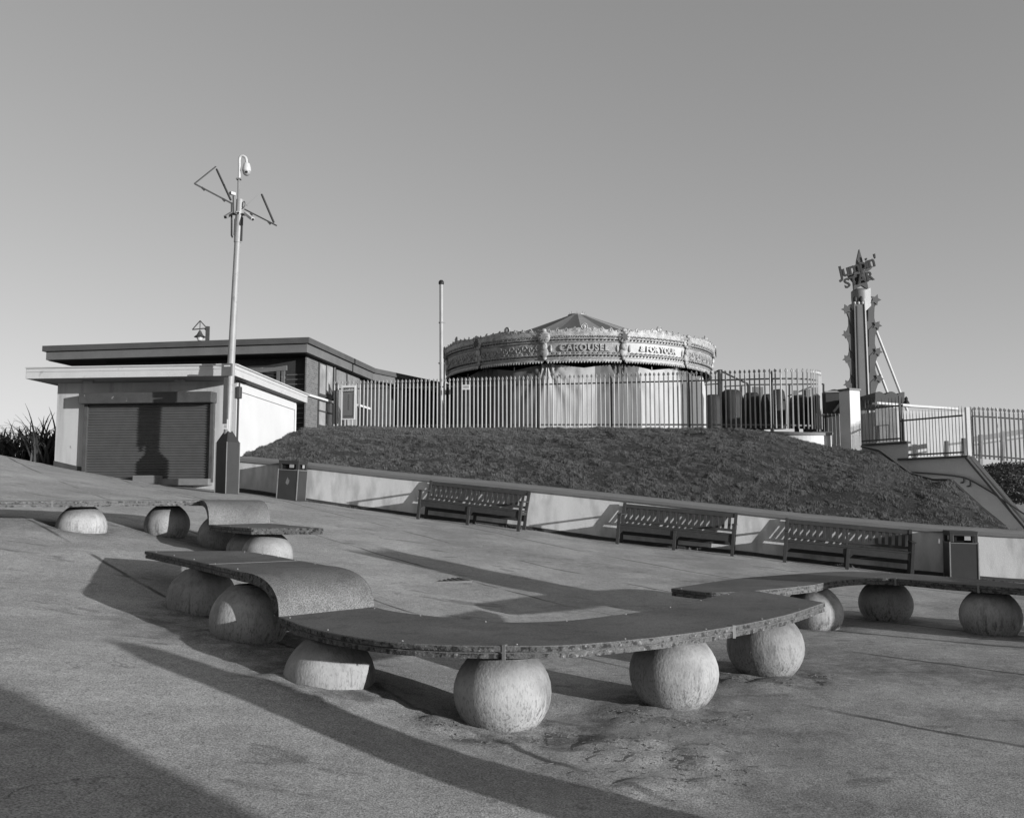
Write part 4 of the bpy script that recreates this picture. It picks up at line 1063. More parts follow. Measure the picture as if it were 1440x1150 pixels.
    if p in words:
        sz = .36 if p == 0 else .30
        V, Fc = text_geo(words[p], sz, .02, 0, 1.12 if p == 0 else 1.0, .006)
        mb = MB(); VV = []
        for v in V: a = ac+v.x/CR; VV.append(cyl(a, lean(zc)+.05+v.z, zc+v.y))
        mb.add(VV, Fc); mb.build('lettering', 'carve' if p == 0 else 'board_bright', bd_)
        # dark drop line round the letters
        V, Fc = text_geo(words[p], sz, .008, 0, 1.12 if p == 0 else 1.0, .022)
        mb = MB(); mb.add([cyl(ac+v.x/CR, lean(zc)+.022+v.z, zc+v.y) for v in V], Fc); mb.build('letter_outline', 'canvas_light' if p == 1 else 'board', bd_)
for p in range(-4, 5):
    a = R(-12.5+30*p); mb = MB(); tn = Vector((math.cos(a-AO), math.sin(a-AO), 0)); zc = cz0+.66
    for (dx, dz, rx, rz_) in ((0, .32, .26, .26), (0, -.05, .13, .2), (0, -.28, .17, .2), (0, -.50, .09, .1), (0, .58, .12, .09), (-.17, .12, .08, .1), (.17, .12, .08, .1)):
        c_ = cyl(a, lean(zc+dz)+.05, zc+dz); V = []
        m2_ = MB(); m2_.blob((0, 0, 0), (rx, .07, rz_), 10, 6); V = [c_+Matrix.Rotation(a-AO, 3, 'Z') @ Vector(v) for v in m2_.v]; mb.add(V, m2_.f)
    sh = mb.build('shield', 'carve', car, smooth=60)
    mb = MB(); c_ = cyl(a, lean(zc+.32)+.13, zc+.32); P_ = []
    for k in range(16): r_ = .2 if k % 2 == 0 else .1; th = k*math.pi/8; P_.append(c_+tn*r_*math.cos(th)+Vector((0, 0, r_*math.sin(th))))
    mb.plate(P_, (math.sin(a-AO), -math.cos(a-AO), 0), .02); mb.build('rosette', 'carve_dark' if p % 2 else 'board', sh)
# dark inner drum, ceiling and platform
mb = MB(); mb.lathe((CX, CY, 0), [(CR-.06, cz0+.9), (CR-.08, cz0+.03), (CR-.1, cz0+.9), (.5, cz0+1.0)], 48); mb.lathe((CX, CY, 0), [(4.3, 3.7), (4.3, cz0+.9)], 40); mb.build('inner_ceiling', 'void', car)
mb = MB(); mb.lathe((CX, CY, 0), [(.01, 3.75), (5.6, 3.75), (5.6, 3.3)], 40); mb.build('platform', 'cladding', car)
# swifts under the boards
for k in range(-7, 8): a = R(-12.5+15*k); MB().bar(cyl(a, 4.4, cz0+.25), cyl(a, CR-.12, cz0+.06), .07, .1).build('swift_beam', 'cladding', car)
# side sheets hung from the pole heads
def hang(adeg):
    """height of sheet top at an angle: tied up at pole heads, sagging between"""
    t = ((adeg+12.5) % 30)/30; s_ = 1-abs(2*t-1); return .05-.24*(s_**.7)
bands = [(-95, -72, 'canvas_shaded'), (-72, -52, 'canvas_mid'), (-52, -36, 'canvas_shaded'), (-36, -15, 'canvas_mid'), (-15, 7, 'canvas_light'), (7, 26, 'canvas_mid'), (26, 47, 'canvas_light'), (47, 71, 'canvas_mid'), (71, 95, 'canvas_light')]  # left-hand stripes are coloured darker for the shade there
for a0, a1, mt_ in bands:
    n = int((a1-a0)*2.4); V = []; kz_ = 16
    for j in range(n+1):
        ad = a0+(a1-a0)*j/n; a = R(ad); zt_ = cz0+hang(ad)
        t = ((ad+12.5) % 30)/30; dd = min(t, 1-t)*30
        for k in range(kz_+1):
            f = k/kz_; z = zt_+(3.45-zt_)*f
            fold = .018*math.sin(ad*1.1+2*noise.noise((ad*.2, f*2, 0)))*(.4+f*.6)+.06*noise.noise((ad*.12, f*1.5, 3))
            # radiating creases from the tie point
            fold += .075*math.sin(math.atan2(dd*.1, f*3+.15)*15)*max(0, 1-f*1.7)
            V.append(cyl(a, 5.55+.18*math.sin(min(1, f*2.2)*math.pi/2)+fold, z))
    mb = MB(); W2 = kz_+1; mb.add(V, [(j*W2+k, j*W2+k+1, (j+1)*W2+k+1, (j+1)*W2+k) for j in range(n) for k in range(kz_)]); mb.build('side_sheet', mt_, car, smooth=60)
for p in range(-3, 4):
    a = R(-12.5+30*p); mb = MB(); mb.tube([cyl(a, 5.53, cz0-.15), cyl(a, 5.53, cz0+.3)], .035, 8); mb.build('pole', 'canvas_light', car)
for p in (-2, -1, 1, 2):
    a = R(2.5+30*p); mb = MB(); mb.tube([cyl(a, 5.56, cz0-.3), cyl(a, 5.56, cz0-.05)], .02, 6); mb.build('hook', 'canvas_light', car)
# ---------------------------------------------------------------- palisade fences
def path_pts(P, step):
    L = [0]
    for a, b in zip(P, P[1:]): L.append(L[-1]+(b-a).length)
    out = []; n = int(L[-1]/step)
    j = 0
    for k in range(n+1):
        t = k*step
        while j < len(L)-2 and L[j+1] < t: j += 1
        f = (t-L[j])/max(1e-6, L[j+1]-L[j]); p = P[j].lerp(P[j+1], f); d = (P[j+1]-P[j]); d.z = 0; out.append((p, d.normalized()))
    return out
def palisade(name, P, h, step, label, group=None, w=.068, tipw=.085, mp='galv', mr='galv_dark', post_every=2.75, rails=(.14, .30), plain=False, panels=True, post_m='galv_dark', slope_follow=True):
    base = P[0].copy(); r = thing(name, base, label, 'fence', group)
    pts = path_pts(P, step); per = max(1, int(post_every/step)); mb = MB(); cnt = 0
    for i, (p, d) in enumerate(pts):
        n = Vector((-d.y, d.x, 0))
        if n.y > 0: n = -n
        j = rnd.uniform(-.006, .006); tw = Vector((d.x, d.y, 0))
        lean_ = Vector((rnd.uniform(-.008, .008), rnd.uniform(-.008, .008), 0)); zt = p.z+h+j
        if plain:
            mb.tube([p+Vector((0, 0, .05)), Vector((p.x, p.y, zt))+lean_], w/2, 6)
            mb.tube([Vector((p.x, p.y, zt))+lean_, Vector((p.x, p.y, zt+.14))+lean_], [w/2, .003], 6)
        else:
            # corrugated pale: shallow W in plan, spear head
            o_ = n*.03
            cs = [(-w/2, 0), (-w*.22, .018), (0, .008), (w*.22, .018), (w/2, 0)]
            V = []
            for z, ws in ((p.z+.04, 1), (zt-.17, 1), (zt-.13, .55), (zt-.09, tipw/w), (zt-.055, tipw/w*.95), (zt, .05)):
                for a, b in cs: V.append(Vector((p.x, p.y, z))+o_+tw*a*ws+n*b+lean_*((z-p.z)/h))
            mb.add(V, [(k*5+q, k*5+q+1, (k+1)*5+q+1, (k+1)*5+q) for k in range(5) for q in range(4)])
            # back face so that it has thickness
            V2 = [v-n*.004 for v in V]; mb.add(V2, [(k*5+q+1, k*5+q, (k+1)*5+q, (k+1)*5+q+1) for k in range(5) for q in range(4)])
        cnt += 1
        if cnt >= per or i == len(pts)-1: mb.build('pale_panel', mp, r); mb = MB(); cnt = 0
    for hz in (rails[0], h-rails[1]):
        mb = MB(); V = []
        for i, (p, d) in enumerate(pts):
            n = Vector((-d.y, d.x, 0)); n = -n if n.y > 0 else n
            for dz, dn in ((-.022, 0), (.022, 0), (.022, -.035), (-.022, -.035)): V.append(Vector((p.x, p.y, p.z+hz+dz))+n*dn)
        k = len(pts); mb.add(V, [(i*4+q, i*4+(q+1) % 4, (i+1)*4+(q+1) % 4, (i+1)*4+q) for i in range(k-1) for q in range(4)]+[(0, 1, 2, 3), (k*4-1, k*4-2, k*4-3, k*4-4)])
        mb.build('rail', mr, r)
    for i in range(0, len(pts), per):
        p, d = pts[i]; n = Vector((-d.y, d.x, 0)); n = -n if n.y > 0 else n
        mb = MB(); mb.bar(Vector((p.x, p.y, p.z-.2))-n*.07, Vector((p.x, p.y, p.z+h-.06))-n*.07, .10, .055, up=n); mb.build('post', post_m, r, bevel=.003)
    return r, pts
fp = [(470, 604, 33.9), (555, 604, 33.0), (700, 603, 31.6), (870, 603, 29.7), (1000, 603.5, 28.1), (1075, 604, 27.1), (1110, 604.5, 26.75), (1135, 605, 26.8), (1149, 605.5, 27.15), (1155, 605.5, 27.65)]
FP = [UD(*c) for c in fp]; FPc = catmull(FP, 4)
fA, ptsA = palisade('palisade_fence', FPc, 1.80, .155, 'long steel palisade fence of spear-topped pales along the crest of the grass bank', w=.047)
# curved rendered plinth under the end of the fence
P_ = [UD(x, y, Y) for x, y, Y in ((1060, 606, 27.0), (1075, 606, 26.85), (1110, 606.5, 26.45), (1140, 607.5, 26.35), (1158, 608, 26.6), (1166.5, 608, 27.2), (1169, 607, 28.2), (1168, 606, 29.5))]
Pc = catmull(P_, 5)
cw = thing('curved_plinth_wall', P_[2], 'short curved white plinth wall under the rounded end of the fence', 'wall')
def ribbon(mb, P, z0f, z1f, th):
    V = []
    for i, p in enumerate(P):
        d = (P[min(i+1, len(P)-1)]-P[max(i-1, 0)]); d.z = 0; d.normalize(); n = Vector((-d.y, d.x, 0))
        if n.y < 0 or (abs(n.y) < .3 and n.x > 0): n = n if n.x < 0 or n.y > 0 else -n
        n = Vector((-d.y, d.x, 0))
        for z, k in ((z0f(p), 0), (z1f(p), 0), (z1f(p), th), (z0f(p), th)): V.append(Vector((p.x, p.y, z))+n*k)
    m = len(P); mb.add(V, [(i*4+q, i*4+(q+1) % 4, (i+1)*4+(q+1) % 4, (i+1)*4+q) for i in range(m-1) for q in range(4)]+[(0, 1, 2, 3), (m*4-1, m*4-2, m*4-3, m*4-4)])
mb = MB(); ribbon(mb, Pc, lambda p: p.z-1.3, lambda p: p.z-.09, .5); mb.build('wall_face', 'bright_wall', cw)
mb = MB()
Pco = []
for i, p in enumerate(Pc):
    d = (Pc[min(i+1, len(Pc)-1)]-Pc[max(i-1, 0)]); d.z = 0; d.normalize(); Pco.append(p-Vector((-d.y, d.x, 0))*.05)
ribbon(mb, Pco, lambda p: p.z-.085, lambda p: p.z-.01, .6); mb.build('coping', 'coping', cw)

# notice board and warning plate on the fence
a = UD(490.5, 566, 33.35); nb = thing('notice_board', a, 'upright framed notice board fixed to the left end of the palisade fence', 'notice board')
cy = -.20; rz = cy
mb = MB(); mb.box(a, (.50, .035, 1.25), rz); mb.build('backing', 'paper', nb, bevel=.01)
nrm = Vector((math.sin(rz), -math.cos(rz), 0)); tx = Vector((math.cos(rz), math.sin(rz), 0))
def on_board(u, v, k=.022): return a+tx*u+Vector((0, 0, v))+nrm*k
mb = MB(); mb.box(on_board(.0, -.02), (.42, .006, 1.12), rz); mb.build('panel', 'canvas_mid', nb)
mb = MB(); mb.box(on_board(0, .46, .026), (.42, .006, .17), rz); mb.build('heading_band', 'dark_metal', nb)
for wd, sz, u, v, mt_, rt in (('Lunch', .14, -.08, .46, 'paper', 0), ('WELCOME', .11, .0, 0, 'dark_metal', 1)):
    pass
V, Fc = text_geo('Look', .15, .004); mb = MB(); mb.add([on_board(-.08+v.x, .46+v.y, .032+v.z) for v in V], Fc); mb.build('heading_lettering', 'paper', nb)
mb = MB(); mb.plate([on_board(.13+.065*math.cos(k*math.pi/8), .46+.05*math.sin(k*math.pi/8), .03) for k in range(16)], nrm, .004); mb.build('round_badge', 'galv', nb)
mb = MB()
for k in range(9): mb.box(on_board(-.0, .27-.065*k, .026), (.05, .006, .035), rz)
mb.build('column_lettering', 'dark_metal', nb)
mb = MB()
for k in range(11): mb.box(on_board(.175, .30-.075*k, .026), (.035, .006, .05), rz)
for k in range(7): mb.box(on_board(-.16+.055*k, -.50, .026), (.04, .006, .04), rz)
mb.build('chain_border', 'dark_metal', nb)
a2 = UD(655.5, 544.5, 31.75); mb = MB(); mb.box(a2, (.27, .02, .17), -.2); wp = mb.build('warning_plate', 'paper', bevel=.004); tag(wp, 'small pale rectangular plate fixed near the top of the palisade fence', 'sign')
mb = MB(); 
for dz in (.03, -.01): mb.box(a2+Vector((0, -.014, dz)), (.2, .006, .022), -.2)
mb.build('plate_lettering', 'galv_dark', wp)

# ---------------------------------------------------------------- things behind the fence, right of the carousel
Y1 = 44
ride = thing('ride_steelwork', UD(1060, 600, Y1), 'dark steel frame of a ride standing behind the curved fence end', 'ride frame')
mb = MB(); B = lambda x, y, Y=Y1: UD(x, y, Y)
for x0, y0, x1, y1, r_ in ((1012.5, 520, 1012.5, 603, .2), (1012, 521, 1052, 540, .07), (1005, 523, 1012, 521, .07), (1052, 541, 1158, 540, .06), (1052, 541, 1052, 603, .09), (990, 541, 1012, 539.5, .05), (1018, 543.5, 1052, 541.5, .05), (1027, 543, 1027, 603, .05), (1043, 543, 1043, 603, .05), (1158, 540, 1158, 600, .07), (1108, 557, 1140, 544, .06), (1110, 540, 1110, 603, .07), (1060, 567, 1078, 564, .05)):
    mb.bar(B(x0, y0), B(x1, y1), r_)
mb.build('frame', 'black', ride)
mb = MB(); mb.bar(B(990, 578), B(1013, 577), .04, .18); mb.build('rail_board', 'wood_rail', ride)
for i, (x, y, w_, h_, Y) in enumerate(((1003, 603, 24, 48, 41.5), (1030, 603, 34, 54, 42.2), (1058, 603, 26, 50, 42.6), (1095, 603, 22, 55, 41.2), (1080, 603, 18, 48, 42.0), (1124, 603, 26, 47, 42.4))):
    c = B(x, y, Y); sx = w_/F*Y/2; hz = h_/F*Y; mb = MB(); V = []
    prof = [(0, 1), (.55, 1.02), (.85, .95), (.98, .78), (1, .55), (.97, 0)]
    mb.lathe((c.x, c.y, c.z), [(max(r_*sx, .001), z_*hz) for r_, z_ in prof], 14)
    mb.v = [(v[0]*1, c.y+(v[1]-c.y)*.9+.05*noise.noise(Vector(v)*1.3), v[2]+.06*noise.noise(Vector(v)*1.1)) for v in mb.v]
    o = mb.build('covered_ride_car', 'hump', smooth=60)
    tag(o, ['dark sheeted ride car nearest the carousel, behind the fence', 'dark sheeted ride car, second from the carousel', 'dark sheeted ride car, third from the carousel behind a frame post', 'tall round-topped dark sheeted ride car behind the fence', 'narrow dark sheeted ride car left of the round-topped one', 'dark sheeted ride car at the right behind the curved fence end'][i], 'covered ride car', 'sheeted ride cars behind the fence')
mb = MB(); 
for x0, x1, y0, Y in ((1058, 1073, 544, 43.2), (1116, 1122, 549, 43), (1128, 1139, 547, 43), (1142, 1150, 545, 42.6)):
    a, b = B(x0, y0, Y), B(x1, y0+1, Y); mb.box(((a.x+b.x)/2, Y, (a.z+3.3)/2), (b.x-a.x, .08, a.z-3.3), .1)
o = mb.build('booth_panels', 'canvas_mid'); tag(o, 'pale upright booth panels behind the curved end of the fence', 'panels')
# low green yard gate
gp = [UD(1150, 628, 29.2), UD(1187, 629, 28.6)]
bg_, _ = palisade('low_railing', gp, 1.05, .125, 'low flat-topped railing between the curved plinth wall and the pale pillar', w=.03, mp='galv_dark', mr='galv_dark', post_every=3, rails=(.1, .03), plain=False, tipw=.03)
# round-topped ride awning beyond
aw = thing('ride_awning', UD(1170, 600, 40), 'dark round-topped awning between the curved fence and the pale pillar', 'awning')
a, b = UD(1161, 553, 40), UD(1186, 553, 40); zb = UD(1170, 690, 40).z; mb = MB()
P2 = [(a.x, zb), (a.x, a.z-.05)]+[(a.x+(b.x-a.x)*k/8, a.z+.18*math.sin(math.pi*k/8)) for k in range(9)]+[(b.x, zb)]
mb.plate([Vector((x, 40, z)) for x, z in P2], (0, 1, 0), 3.0); mb.build('cover', 'hump', aw)
mb = MB(); mb.bar(UD(1160, 551, 39.9), UD(1186, 550.5, 39.9), .07); mb.bar(UD(1172, 579, 39.8), UD(1186, 562, 39.8), .12, .08); mb.build('brace', 'mid_metal', aw)

# pillar
pa = UD(1196, 600, 26.6); pt_ = UD(1196, 550, 26.6).z
pil = thing('rendered_pillar', (pa.x, pa.y, 2.6), 'square pale rendered pillar at the head of the steps', 'pillar')
mb = MB(); mb.box((pa.x, pa.y, (2.3+pt_)/2), (.40, .40, pt_-2.3), R(26)); mb.build('shaft', 'white_paint', pil, bevel=.005)
mb = MB(); mb.box((pa.x, pa.y, pt_+.03), (.46, .46, .06), R(26)); mb.build('cap', 'dark_metal', pil, bevel=.004)

# ---------------------------------------------------------------- steps, flank walls and railings at the right
st = thing('stepped_wall', UD(1240, 640, 26), 'grey rendered flank wall stepping down behind the grass bank at the right', 'wall')
W1 = [(1192, 27.1), (1236, 26.5), (1277, 25.9), (1366, 24.4), (1406, 23.7), (1470, 22.7)]
def w1(px, py): 
    Y = interp(px, [a for a, b in W1], [b for a, b in W1]); return UD(px, py, Y)
def wallpoly(mb, pts, th=.28):
    P = [w1(x, y) for x, y in pts]; mb.plate(P, (.16, 1, 0), th)
mb = MB()
for pts in ([(1192, 629), (1277, 623.5), (1277, 720), (1192, 720)], [(1277, 647), (1366, 642.5), (1366, 760), (1277, 760)], [(1366, 645), (1406, 690), (1440, 730), (1470, 765), (1470, 800), (1366, 800)]): wallpoly(mb, pts)
mb.build('wall_face', 'stair_wall', st)
mb = MB()
for (x0, y0, x1, y1) in ((1195, 627.5, 1278.5, 621.5), (1268, 646, 1367, 641.5)): mb.bar(w1(x0, y0)+Vector((.02, .10, 0)), w1(x1, y1)+Vector((.02, .10, 0)), .34, .06)
mb.bar(w1(1366, 643)+Vector((0, .1, 0)), w1(1470, 766)+Vector((0, .1, 0)), .34, .06)
mb.build('coping', 'plinth', st)
fl_ = thing('step_flank_wall', UD(1300, 670, 22.9), 'low sloping kerb wall with a dark edge between the grass and the hidden steps', 'wall')
FW = [(1212, 627.5, 25.4), (1238, 634, 24.6), (1281, 666, 23.4), (1312, 674.5, 22.8), (1337, 674.5, 22.4), (1380, 714, 20.7), (1412, 740, 19.3)]
mb = MB(); mk = MB()
for a, b in zip(FW, FW[1:]):
    p, q = UD(*a), UD(*b); dd = Vector((.15, .12, 0))
    mk.bar(p, q, .07, .05)
    V = [p-Vector((0, 0, .02)), q-Vector((0, 0, .02)), q-Vector((0, 0, 1.2)), p-Vector((0, 0, 1.2))]; mb.plate([v+Vector((.02, .03, 0)) for v in V], dd, .10)
mb.build('wall_face', 'stair_wall', fl_); mk.build('edge', 'plinth', fl_)
# the steps themselves, mostly hidden
mb = MB()
for i in range(12):
    f = i/11; p = UD(1262, 668, 24.6).lerp(UD(1420, 790, 21.4), f); mb.box((p.x, p.y, p.z-.6), (.45, 1.6, 1.2), R(-8))
o = mb.build('steps', 'stair_wall'); tag(o, 'grey concrete steps dropping to the right behind the kerb wall', 'steps')
hr = thing('handrail', UD(1340, 670, 24), 'thin dark handrail fixed to the grey flank wall', 'handrail')
mb = MB(); hp = catmull([w1(1278, 664), w1(1300, 665.5), w1(1330, 668), w1(1350, 671), w1(1362, 675), w1(1385, 688), w1(1406, 701), w1(1440, 724)], 4)
mb.tube([p+Vector((-.02, -.12, 0)) for p in hp], .022, 8); mb.build('rail', 'dark_metal', hr)
for x, y in ((1279, 664), (1352, 671), (1361, 676)): mb = MB(); p = w1(x, y); mb.tube([p+Vector((0, -.12, 0)), p+Vector((0, -.12, -.12)), p+Vector((0, .02, -.14))], .02, 6); mb.lathe(p+Vector((0, -.02, -.16)), [(.05, 0), (.05, .03)], 8); mb.build('bracket', 'dark_metal', hr)
P1 = [w1(1197, 627)+Vector((0, .1, 0)), w1(1276, 621.5)+Vector((0, .1, 0))]
palisade('spiked_railing', P1, 1.17, .098, 'dark spiked railing on the upper step of the flank wall, right of the pillar', 'railings on the stepped wall', w=.022, mp='dark_metal', mr='dark_metal', post_every=20, rails=(.12, .12), plain=True)
P1 = [w1(1271, 646)+Vector((0, .1, 0)), w1(1363, 641.5)+Vector((0, .1, 0))]
palisade('spiked_railing', P1, 1.22, .094, 'dark spiked railing on the lower step of the flank wall', 'railings on the stepped wall', w=.022, mp='dark_metal', mr='dark_metal', post_every=20, rails=(.12, .12), plain=True)
for x, yt, yb, m_, lb, rr in ((1269.8, 556, 622, 'dark_metal', 'dark square post between the two spiked railings', .07), (1365.5, 572, 641, 'white_paint', 'pale square post at the right end of the lower spiked railing', .10)):
    a, b = w1(x, yb)+Vector((0, .1, 0)), w1(x, yt)+Vector((0, .1, 0)); o = MB().box((a.x, a.y, (a.z+b.z)/2), (rr, rr, b.z-a.z)).build('railing_post', m_, bevel=.004); tag(o, lb, 'post')
# fence and timber rail beyond, running off to the right
P1 = [UD(1368, 646, 27.6), UD(1406, 649, 27.2), UD(1470, 655, 26.5)]
palisade('palisade_fence', P1, 1.60, .115, 'pale palisade fence running out of the frame at the right', w=.05, post_every=2.6, mp='pane_white', mr='galv')
tr = thing('timber_barrier', UD(1370, 640, 30), 'weathered two-post timber barrier behind the right-hand fence', 'barrier')
mb = MB(); B3 = lambda x, y: UD(x, y, 29)
mb.bar(B3(1333, 625), B3(1366, 621), .05, .07); mb.bar(B3(1366, 618), B3(1470, 602), .05, .16); mb.bar(B3(1366, 626), B3(1470, 611), .04, .05); mb.build('rail', 'wood_rail', tr)
for x, y in ((1331, 620), (1355, 616), (1379, 611), (1410, 606), (1445, 601)): mb = MB(); mb.bar(B3(x, y), B3(x, 655), .10, .10); mb.build('post', 'wood_rail' if x > 1370 else 'dark_metal', tr)
# dark hedge at the right
def leaves(c, r, n, seed, size):
    rg = random.Random(seed); mb = MB()
    for i in range(n):
        d = Vector((rg.gauss(0, 1), rg.gauss(0, 1), rg.gauss(0, 1))).normalized()*rg.uniform(.6, 1)**.5
        p = Vector((c[0]+d.x*r[0], c[1]+d.y*r[1], c[2]+d.z*r[2])); a = Vector((rg.gauss(0, 1), rg.gauss(0, 1), rg.gauss(0, 1))).normalized()*size*rg.uniform(.6, 1.3); b = a.cross(Vector((rg.gauss(0, 1), rg.gauss(0, 1), rg.gauss(0, 1)))).normalized()*size*.5
        mb.add([p-a, p+b, p+a, p-b], [(0, 1, 2, 3)])
    return mb
hg = thing('hedge', UD(1410, 680, 25), 'dark clipped hedge behind the sloping coping at the right edge', 'hedge')
c = UD(1426, 679, 26.0); leaves(c, (1.55, .8, .60), 11000, 5, .035).build('foliage', 'leaf', hg)
mb = MB(); mb.blob(c, (1.45, .7, .53), 14, 8); mb.build('inner_growth', 'hump', hg)
# cabin behind the railings
cb_ = thing('white_cabin', UD(1300, 600, 31), 'white flat-roofed cabin behind the spiked railings', 'cabin')
cA, cB = UD(1236, 572, 30.5), UD(1346, 578, 31.6); zb = 2.2
mb = MB(); mb.box(((cA.x+cB.x)/2, 32.2, (cA.z+zb)/2-.05), (cB.x-cA.x, 2.4, cA.z-zb-.1), R(12)); mb.build('wall', 'cabin_paint', cb_)
zr_ = UD(1300, 574, 31).z
mb = MB(); mb.bar(UD(1268, 570, 30.6), UD(1346, 575, 31.4), .16, .07); mb.build('roof_rail', 'galv', cb_)
mb = MB(); mb.bar(UD(1230, 567, 30.2), UD(1277, 570.5, 30.4), .3, .07); mb.build('roof_edge', 'white_paint', cb_)
mb = MB(); a, b = UD(1229, 574, 29.9), UD(1262, 574, 29.7); mb.box(((a.x+b.x)/2, 29.8, (a.z+zb)/2), (b.x-a.x, .06, a.z-zb), -.1); mb.build('side_panel', 'cladding_pale', cb_)
mb = MB(); a, b = UD(1229, 599, 29.7), UD(1250, 597.5, 29.6); mb.bar(a, b, .03); a2_, b2_ = UD(1229, 620, 29.7), UD(1250, 618, 29.6); mb.bar(a, a2_, .03); mb.bar(b, b2_, .03); mb.build('door_frame', 'dark_metal', cb_)
c = UD(1274.5, 566, 31); mb = MB(); mb.lathe((c.x, c.y, c.z-.12), [(.12, 0), (.10, .12), (.05, .2), (.06, .26), (.001, .34)], 10); mb.build('roof_vent', 'black', cb_)
# scalloped ride canopy
sc_ = thing('scalloped_canopy', UD(1252, 565, 38), 'dark wavy canopy of a ride showing right of the sign tower', 'canopy')
mb = MB(); V = []
xs = [1231+i*1.0 for i in range(42)]
top = [UD(x, 552+2.5+3.0*((i % 21)/21)*.3-4.2*abs(math.sin(math.pi*(i % 17+3)/17)), 38) for i, x in enumerate(xs)]
bot = [UD(x, 567.5, 38) for x in xs]
for q in (0, 1.6):
    for i in range(len(xs)-1):
        mb.plate([top[i]+Vector((0, q, 0)), top[i+1]+Vector((0, q, 0)), bot[i+1]+Vector((0, q, 0)), bot[i]+Vector((0, q, 0))], (0, 1, 0), 1.5)
mb.build('cover', 'tower_dark', sc_)
mb = MB(); mb.bar(UD(1231, 568.5, 37.9), UD(1272, 570, 37.9), .1, .08); mb.build('rim', 'white_paint', sc_)

# ---------------------------------------------------------------- ride tower with star sign
TY = 45.0
T = lambda x, y, d=0: UD(x, y, TY+d)
tw_ = thing('star_sign_tower', T(1213, 600), 'tall ride tower with winged star boards and a tilted star sign on top', 'tower')
def plate(pts, mt_, nm, d=0, th=.08, parent=None, bevel=0, label=None):
    P = [T(x, y, d) for x, y in pts]; mb = MB(); mb.plate(P, (0, 1, 0), th); return mb.build(nm, mt_, parent or tw_, label=label)
def colbox(x0, y0, x1, y1, xb0, xb1, d, dep, mt_, nm):
    P = [T(x0, y0, d), T(x1, y0, d), T(xb1, y1, d), T(xb0, y1, d)]; mb = MB(); mb.plate(P, (0, 1, 0), dep); return mb.build(nm, mt_, tw_)
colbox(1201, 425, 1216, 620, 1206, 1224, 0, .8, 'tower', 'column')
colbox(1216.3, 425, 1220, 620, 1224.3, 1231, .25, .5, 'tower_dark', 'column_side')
colbox(1215.8, 424, 1217.4, 620, 1223.8, 1225.6, -.06, .1, 'white_paint', 'corner_tube')
colbox(1204.5, 430, 1206, 600, 1209, 1210.6, -.03, .05, 'tower_dark', 'column_groove')
# head
mb = MB(); hd0, hd1 = T(1206.5, 426), T(1206.5, 408)
mb.lathe((T(1209, 410, .5).x, TY+.5, 0), [(.38, T(1208, 427).z), (.42, T(1208, 418).z), (.42, T(1208, 407).z), (.30, T(1208, 404).z), (.001, T(1208, 403.5).z)], 20); mb.build('head', 'tower_pale', tw_, smooth=40)
plate([(1213.5, 408.5), (1224.5, 405), (1225, 430), (1218, 437), (1216, 425)], 'white_paint', 'head_side', .1, .3)
for x in (1202.5, 1211): mb = MB(); mb.blob(T(x, 421, .02), (.10, .07, .17), 8, 6); mb.build('lamp_cluster', 'black', tw_)
for x in (1202, 1207.5, 1213): mb = MB(); mb.blob(T(x, 426, -.02), (.06, .06, .07), 8, 6); mb.build('lamp', 'white_plastic', tw_)
def starpts(cx, cy, r, rot=0, inner=.42): return [(cx+(r if k % 2 == 0 else r*inner)*math.sin(math.radians(rot)+k*math.pi/5), cy-(r if k % 2 == 0 else r*inner)*math.cos(math.radians(rot)+k*math.pi/5)) for k in range(10)]
# winged boards
left = [(1204, 452), (1201.5, 440), (1197, 433), (1191, 433), (1191, 440), (1193.5, 447), (1193.8, 457), (1192, 463), (1189.5, 468), (1190, 473), (1194, 478), (1194.5, 486), (1194.5, 494), (1193, 500), (1190.5, 503), (1191, 508), (1195, 513), (1196.5, 521), (1196.5, 530), (1194, 536), (1192, 539), (1192.5, 544), (1196.5, 550), (1203, 562), (1207, 562), (1204, 500)]
plate(left, 'tower_wing', 'winged_board', .15, .10)
right = [(1219, 450), (1220, 436), (1225, 424), (1231, 419.5), (1233, 425), (1230, 432), (1229.5, 440), (1229.5, 447), (1231, 453), (1235, 455.5), (1235, 461), (1232, 467), (1230.5, 475), (1230.5, 484), (1232, 490), (1236, 492.5), (1236, 498), (1233, 504), (1231, 511), (1231, 520), (1233, 527), (1237, 530), (1237, 536), (1234, 542), (1231.5, 550), (1232, 568), (1225, 572), (1222, 560), (1220, 500)]
plate(right, 'tower_wing', 'winged_board', .15, .10)
for x, y, r_, rt in ((1190.5, 434.5, 6.5, -20), (1190, 470, 5.5, -30), (1191, 504.5, 5.5, -30), (1192.5, 540, 5.8, -30), (1231.5, 421.5, 7.2, 20), (1234, 457.5, 6, 25), (1235, 494.5, 6, 25), (1236.5, 532, 6, 25)):
    plate(starpts(x, y, r_*1.12, rt, .5), 'tower_wing', 'star', .08, .06)
for sd_, lst in ((-1, ((1190.5, 434.5, 1202), (1190, 470, 1202), (1191, 504.5, 1203), (1192.5, 540, 1204))), (1, ((1231.5, 421.5, 1221), (1234, 457.5, 1222), (1235, 494.5, 1223), (1236.5, 532, 1224)))):
    for x, y, e_ in lst:
        plate([(e_, y+6), (x-sd_*5, y-1), (x, y-5), (x+sd_*1.5, y), (x-sd_*1, y+6), (x-sd_*4, y+13), (x-sd_*5.5, y+22), (e_, y+30)], 'tower_wing', 'wing_arm', .12, .04)
